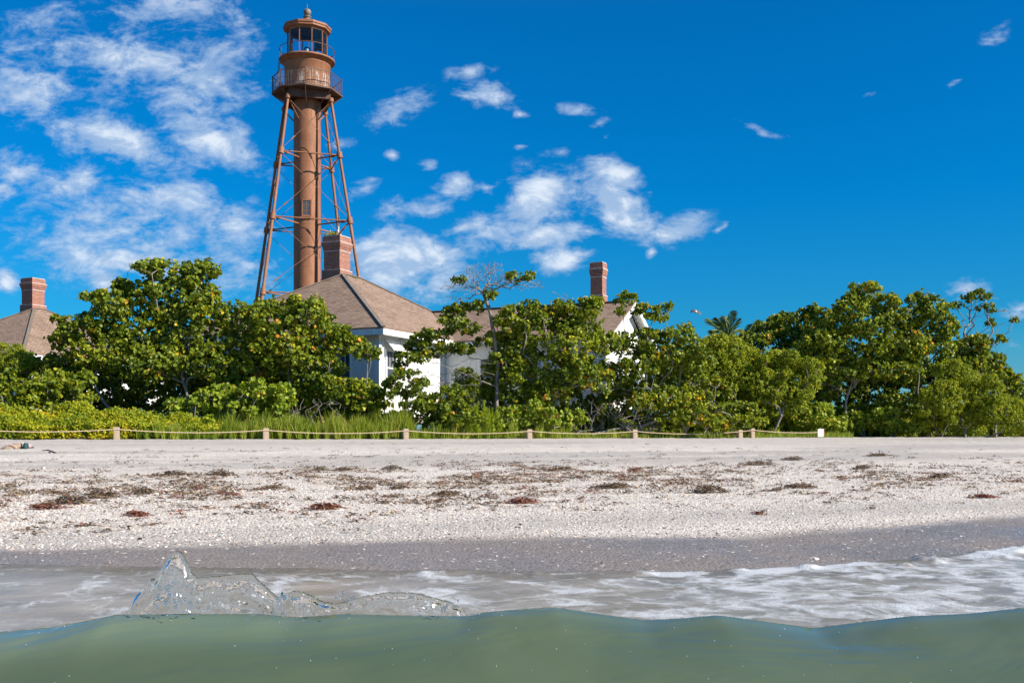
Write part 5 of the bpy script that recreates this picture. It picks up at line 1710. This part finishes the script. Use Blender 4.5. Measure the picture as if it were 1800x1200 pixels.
# ------------------------------------------------------------------ rope fence
PX = [-72, 205, 467, 713, 930, 1115, 1300]
PYT = [749, 750, 752, 753, 754, 754.5, 755]
labs = ["post beyond the left edge of the photo carrying the left end of the rope", "square wooden post standing before the yellow green ground cover on the left",
        "square wooden post in front of the dune grass and dead twigs", "wooden post in front of the open gap below the white house",
        "wooden post below the broad central sea grape tree", "wooden post in front of the tangle of dead branches",
        "left one of the two wooden posts standing close together"]
tops = []
def post(x, yt, label, w=.11, h_extra=0):
    d = fence_depth(x)
    b = hit_depth(x, d)
    zt = EYE + (HOR - yt) / F * d
    mb = MB()
    hw = w * 1.05
    lean = np.array([random.uniform(-.012, .012), random.uniform(-.01, .01), 0])
    ax = np.array([CS, SN, 0]); ay = np.array([-SN, CS, 0])
    vs = []
    for (z, k) in ((b[2] - .25, 1.), (zt - .02, 1.), (zt, .84)):
        for sx, sy in ((-1, -1), (1, -1), (1, 1), (-1, 1)):
            vs.append(np.array([b[0], b[1], z]) + ax * hw * k * sx + ay * hw * k * sy + lean * (z - b[2]) * 2)
    mb.add(vs, [(3, 2, 1, 0), (8, 9, 10, 11)] + [(i * 4 + j, i * 4 + (j + 1) % 4, (i + 1) * 4 + (j + 1) % 4, (i + 1) * 4 + j) for i in (0, 1) for j in range(4)])
    o = obj("wooden_post", mb, M['post'], loc=b)
    tag(o, label, "post", "wooden posts of the rope fence")
    return np.array([b[0], b[1], zt - .09])
for x, yt, lab in zip(PX, PYT, labs):
    tops.append(post(x, yt, lab))
PX.append(1322)
tops.append(post(1322, 752.5, "right one of the two wooden posts standing close together", .10))
# sign on its own stake at the right end
sd_ = fence_depth(1443)
sb = hit_depth(1443, sd_)
SG = thing("warning_sign", "small white sign board with red lines at the right end of the rope", "sign", sb)
axs = np.array([CS, SN, 0]); ays = np.array([-SN, CS, 0])
scl = sd_ / F
zc = EYE + (HOR - 760.5) * scl
cb = np.array([sb[0], sb[1], zc])
obj("stake", MB().box(cb + ays * .045 - UPZ * .2, (.03, .03, .45), axs, ays), M['post'], SG)
bd = obj("board", MB().box(cb, (6.6 * scl, .012, 6.8 * scl), axs, ays), M['sign'], SG)
mb = MB()
mb.box(cb - ays * .0145 + axs * 5.9 * scl, (.55 * scl, .003, 6.4 * scl), axs, ays)
for k, (wd) in enumerate((4.0, 3.2, 3.6, 2.6)):
    mb.box(cb - ays * .0145 + UPZ * (4.2 - 2.5 * k) * scl - axs * .8 * scl, (wd * scl, .002, .18 * scl), axs, ays)
obj("red_marks", mb, M['sign_red'], bd)
tops.append(cb - ays * .02 - axs * 6.6 * scl + UPZ * .03)
rope_labs = ["rope in front of the yellow green ground cover at the left edge", "rope sagging between the second and third visible posts' left gap, before the pale sea grape shrub",
             "rope in front of the long stretch of dune grass", "rope in front of the feathery plants", "rope below the broad central sea grape tree", "rope beside the tangle of dead branches, ending at the close pair of posts",
             "short piece of rope between the two posts standing close together", "rope from the close pair of posts to the white sign"]
rope_labs[1] = "rope in front of the pale large leaved sea grape shrub on the left"
for i in range(len(tops) - 1):
    p, q = tops[i], tops[i + 1]
    off = -np.array([-SN, CS, 0]) * .135
    L = np.linalg.norm(q - p)
    sag = .13 * (L / 6) ** 1.6
    P = [p * (1 - f) + q * f + off - UPZ * sag * 4 * f * (1 - f) for f in np.linspace(0, 1, 25)]
    o = obj("rope", MB().tube(P, .017, 7), M['rope'], loc=P[12])
    tag(o, rope_labs[i], "rope", "rope spans of the fence")

# ------------------------------------------------------------------ small things
def ellipsoid(mb, c, r, ax, ay, az, n=10, m=7):
    vs = []
    for i in range(m + 1):
        t = math.pi * i / m
        for k in range(n):
            a = 2 * math.pi * k / n
            vs.append(c + ax * r[0] * math.cos(t) + (ay * r[1] * math.cos(a) + az * r[2] * math.sin(a)) * math.sin(t))
    fs = [(i * n + k, i * n + (k + 1) % n, (i + 1) * n + (k + 1) % n, (i + 1) * n + k) for i in range(m) for k in range(n)]
    mb.add(vs, fs, True)

def standing_gull():
    p = APEX + np.array([0, 0, 12.98]) + E1 * .25 - E2 * .35
    G = thing("gull", "white gull perched on the large brick chimney", "bird", p)
    f = norm(np.array([.5, -.85, 0])); s = np.array([-f[1], f[0], 0])
    b = p + UPZ * .22
    mb = MB()
    ax = norm(f + UPZ * .35)
    az = norm(np.cross(s, ax))
    ellipsoid(mb, b, (.21, .095, .10), ax, s, az)
    ellipsoid(mb, b + ax * .16 + UPZ * .10, (.09, .055, .06), norm(f * .5 + UPZ), s, f)
    ellipsoid(mb, b + ax * .2 + UPZ * .19, (.065, .055, .055), f, s, UPZ)
    obj("body", mb, M['gull'], G)
    for k in (-1, 1):
        mb = MB()
        ellipsoid(mb, b + s * k * .08 - ax * .07 + UPZ * .015, (.22, .025, .07), norm(ax - UPZ * .12), s, az)
        obj("wing", mb, M['gull_grey'], G)
    mb = MB().tube([b + ax * .2 + UPZ * .19 + f * .05, b + ax * .2 + UPZ * .175 + f * .12], [.016, .004], 6)
    obj("beak", mb, M['beak'], G)
    for k in (-1, 1):
        mb = MB()
        mb.tube([b + s * k * .035 - UPZ * .07, p + s * k * .035 + f * .01], .010, 5)
        mb.box(p + s * k * .035 + f * .03 + UPZ * .006, (.04, .022, .006), f, s)
        obj("leg", mb, M['beak'], G)
standing_gull()

def flying_gull():
    c = pix(1223.5, 547.5, 58)
    G = thing("gull", "gull in flight with arched dark tipped wings above the palm", "bird", c)
    f = norm(np.array([.25, .95, .08])); s = norm(np.cross(f, UPZ)); u = np.cross(s, f)
    mb = MB()
    ellipsoid(mb, c, (.24, .07, .07), f, s, u)
    ellipsoid(mb, c + f * .22 + u * .02, (.07, .05, .05), f, s, u)
    mb.slab([c - f * .2 - s * .03, c - f * .2 + s * .03, c - f * .36 + s * .07, c - f * .36 - s * .07], .012, -u)
    obj("body", mb, M['gull'], G)
    S = 58 / F
    for k, pts in ((-1, [(0, 0), (-4, -2.4), (-7.5, -1.6), (-10, 1.6)]), (1, [(0, 0), (4, -.2), (7, 2.2), (9.2, 5.2)])):
        mb = MB()
        ch = [.14, .17, .13, .03]
        P = [c + np.array([dx * S, 0, -dy * S]) for dx, dy in pts]
        vs = []
        for p, w in zip(P, ch):
            cv = norm(f * .7 + u * .6)
            vs += [p + cv * w * .6 + u * .012, p - cv * w + u * .004, p - cv * w - u * .004, p + cv * w * .6 - u * .012]
        fs = []
        for i in range(3):
            for j in range(4):
                fs.append((i * 4 + j, i * 4 + (j + 1) % 4, (i + 1) * 4 + (j + 1) % 4, (i + 1) * 4 + j))
        fs += [(0, 3, 2, 1), (12, 13, 14, 15)]
        mb.add(vs, fs)
        obj("wing", mb, M['gull_dark'], G)
    mb = MB().tube([c + f * .28 + u * .02, c + f * .35], [.016, .004], 6)
    obj("beak", mb, M['beak'], G)
flying_gull()

# weeds growing on the chimneys
def chimney_weed(c, label, n, spread, seed, h=.25):
    rg = np.random.default_rng(seed)
    P = c + np.stack([rg.normal(0, spread, n), rg.normal(0, spread * .7, n), np.abs(rg.normal(.1, .08, n))], 1)
    V, Fc = leaves(P, rg.normal(0, 1, (n, 3)) + np.array([0, -.2, .6]), rg.uniform(.08, .17, n), rg.uniform(.05, .08, n), rg)
    T = thing("weed", label, "plant", c)
    big_mesh("foliage", V, Fc, M['fine'], T, attrs={'tint': ('POINT', 'FLOAT', np.repeat(rg.uniform(0, .8, n), 6))})
    mb = MB()
    for _ in range(7):
        d = np.array([rg.normal(0, spread), rg.normal(0, spread * .7), rg.uniform(.1, h)])
        mb.tube([c, c + d * .5 + rg.normal(0, .03, 3), c + d], [.012, .009, .005], 5)
    obj("stems", mb, M['dead'], T)
chimney_weed(APEX + np.array([0, 0, 12.98]) - E1 * .38 - E2 * .30, "dry weed growing on the left of the large chimney top", 50, .17, 61)
chimney_weed(APEX + np.array([0, 0, 12.98]) + E1 * .05 - E2 * .45, "low green weed growing on the middle of the large chimney top", 40, .15, 62)
chimney_weed(APEX + np.array([0, 0, 10.25]) + E1 * .95 + E2 * .30, "green weed sprouting from the base of the large chimney on its right", 34, .09, 63, .5)

# shoes left at the top of the beach
def sandal(x, y, label, main, strap, ang, scale=1.0, extra=None):
    p = hit(x, y)
    f = np.array([math.cos(R(ang)), math.sin(R(ang)), 0]); s = np.array([-f[1], f[0], 0])
    T = thing("sandal", label, "sandal", p, "footwear left on the beach")
    L = .30 * scale
    prof = [(-.5, .36), (-.42, .46), (-.2, .40), (.05, .42), (.3, .52), (.44, .42), (.5, .2)]
    gz = p + UPZ * .012
    ring = [gz + f * L * a + s * L * .24 * b * 1.6 for a, b in prof] + [gz + f * L * a - s * L * .24 * b * 1.6 for a, b in prof[::-1]]
    obj("sole", MB().slab([q + UPZ * .03 for q in ring][::-1], .04, -UPZ), M[main], T)
    for a, hgt, w in ((.18, .075, .055), (-.12, .085, .045), (-.38, .11, .05)):
        mb = MB()
        P = [gz + f * L * a + s * L * .17 * math.cos(t) * 1.15 + UPZ * (.02 + hgt * scale * math.sin(t)) for t in np.linspace(0, math.pi, 9)]
        for i in range(8):
            mb.bar(P[i], P[i + 1], .008, w * scale, f)
        obj("strap", mb, M[strap], T)
    mb = MB()
    P = [gz - f * L * .44 + s * L * .16 * math.cos(t) + UPZ * .03 + f * -.03 * math.sin(t) for t in np.linspace(0, math.pi, 7)]
    for i in range(6):
        mb.slab([P[i], P[i + 1], P[i + 1] + UPZ * .10 * scale, P[i] + UPZ * .10 * scale], .01, f)
    obj("heel_cup", mb, M[strap], T)
sandal(38, 789, "dark sandal with teal straps lying beside the tan bag", "black", "teal", 160, 1.3)
sandal(48, 787.5, "black sandal with pink straps at the end of the footwear pile", "black", "pinkish", 35, 1.15)

def bag():
    p = hit(17, 789)
    T = thing("beach_bag", "slumped tan bag lying on the sand before the yellow green ground cover", "bag", p)
    mb = MB()
    n, m = 22, 8
    vs = []
    f = np.array([1., .1, 0]); s = np.array([-.1, 1, 0])
    for i in range(m + 1):
        t = i / m
        for k in range(n):
            a = 2 * math.pi * k / n
            rr = (1 - t ** 2.2) ** .55 if t < 1 else 0.02
            w = 1 + .13 * math.sin(3 * a + 2 * t) + .07 * math.sin(5 * a - 4 * t)
            vs.append(p + f * (.29 * rr * w * math.cos(a) + .10 * t) + s * .17 * rr * w * math.sin(a) + UPZ * (.15 * t * (1 + .25 * math.cos(a)) - .01))
    fs = [(i * n + k, i * n + (k + 1) % n, (i + 1) * n + (k + 1) % n, (i + 1) * n + k) for i in range(m) for k in range(n)]
    mb.add(vs, fs, True)
    obj("body", mb, M['tan'], T)
    P = [p + f * (.02 + .22 * math.cos(t)) - s * .16 + UPZ * (.03 + .10 * math.sin(t)) for t in np.linspace(.1, 2.6, 12)]
    obj("handle", MB().tube(P, .014, 6), M['pinkish'], T)
bag()
stick = [hit(74, 793) + UPZ * .02, hit(84, 794) + UPZ * .05, hit(92, 796) + UPZ * .04, hit(98, 797.5) + UPZ * .015]
o = obj("driftwood_stick", MB().tube(stick, [.012, .018, .02, .03], 7), M['weed'], loc=stick[0])
tag(o, "dark curved stick on the sand right of the footwear", "driftwood")
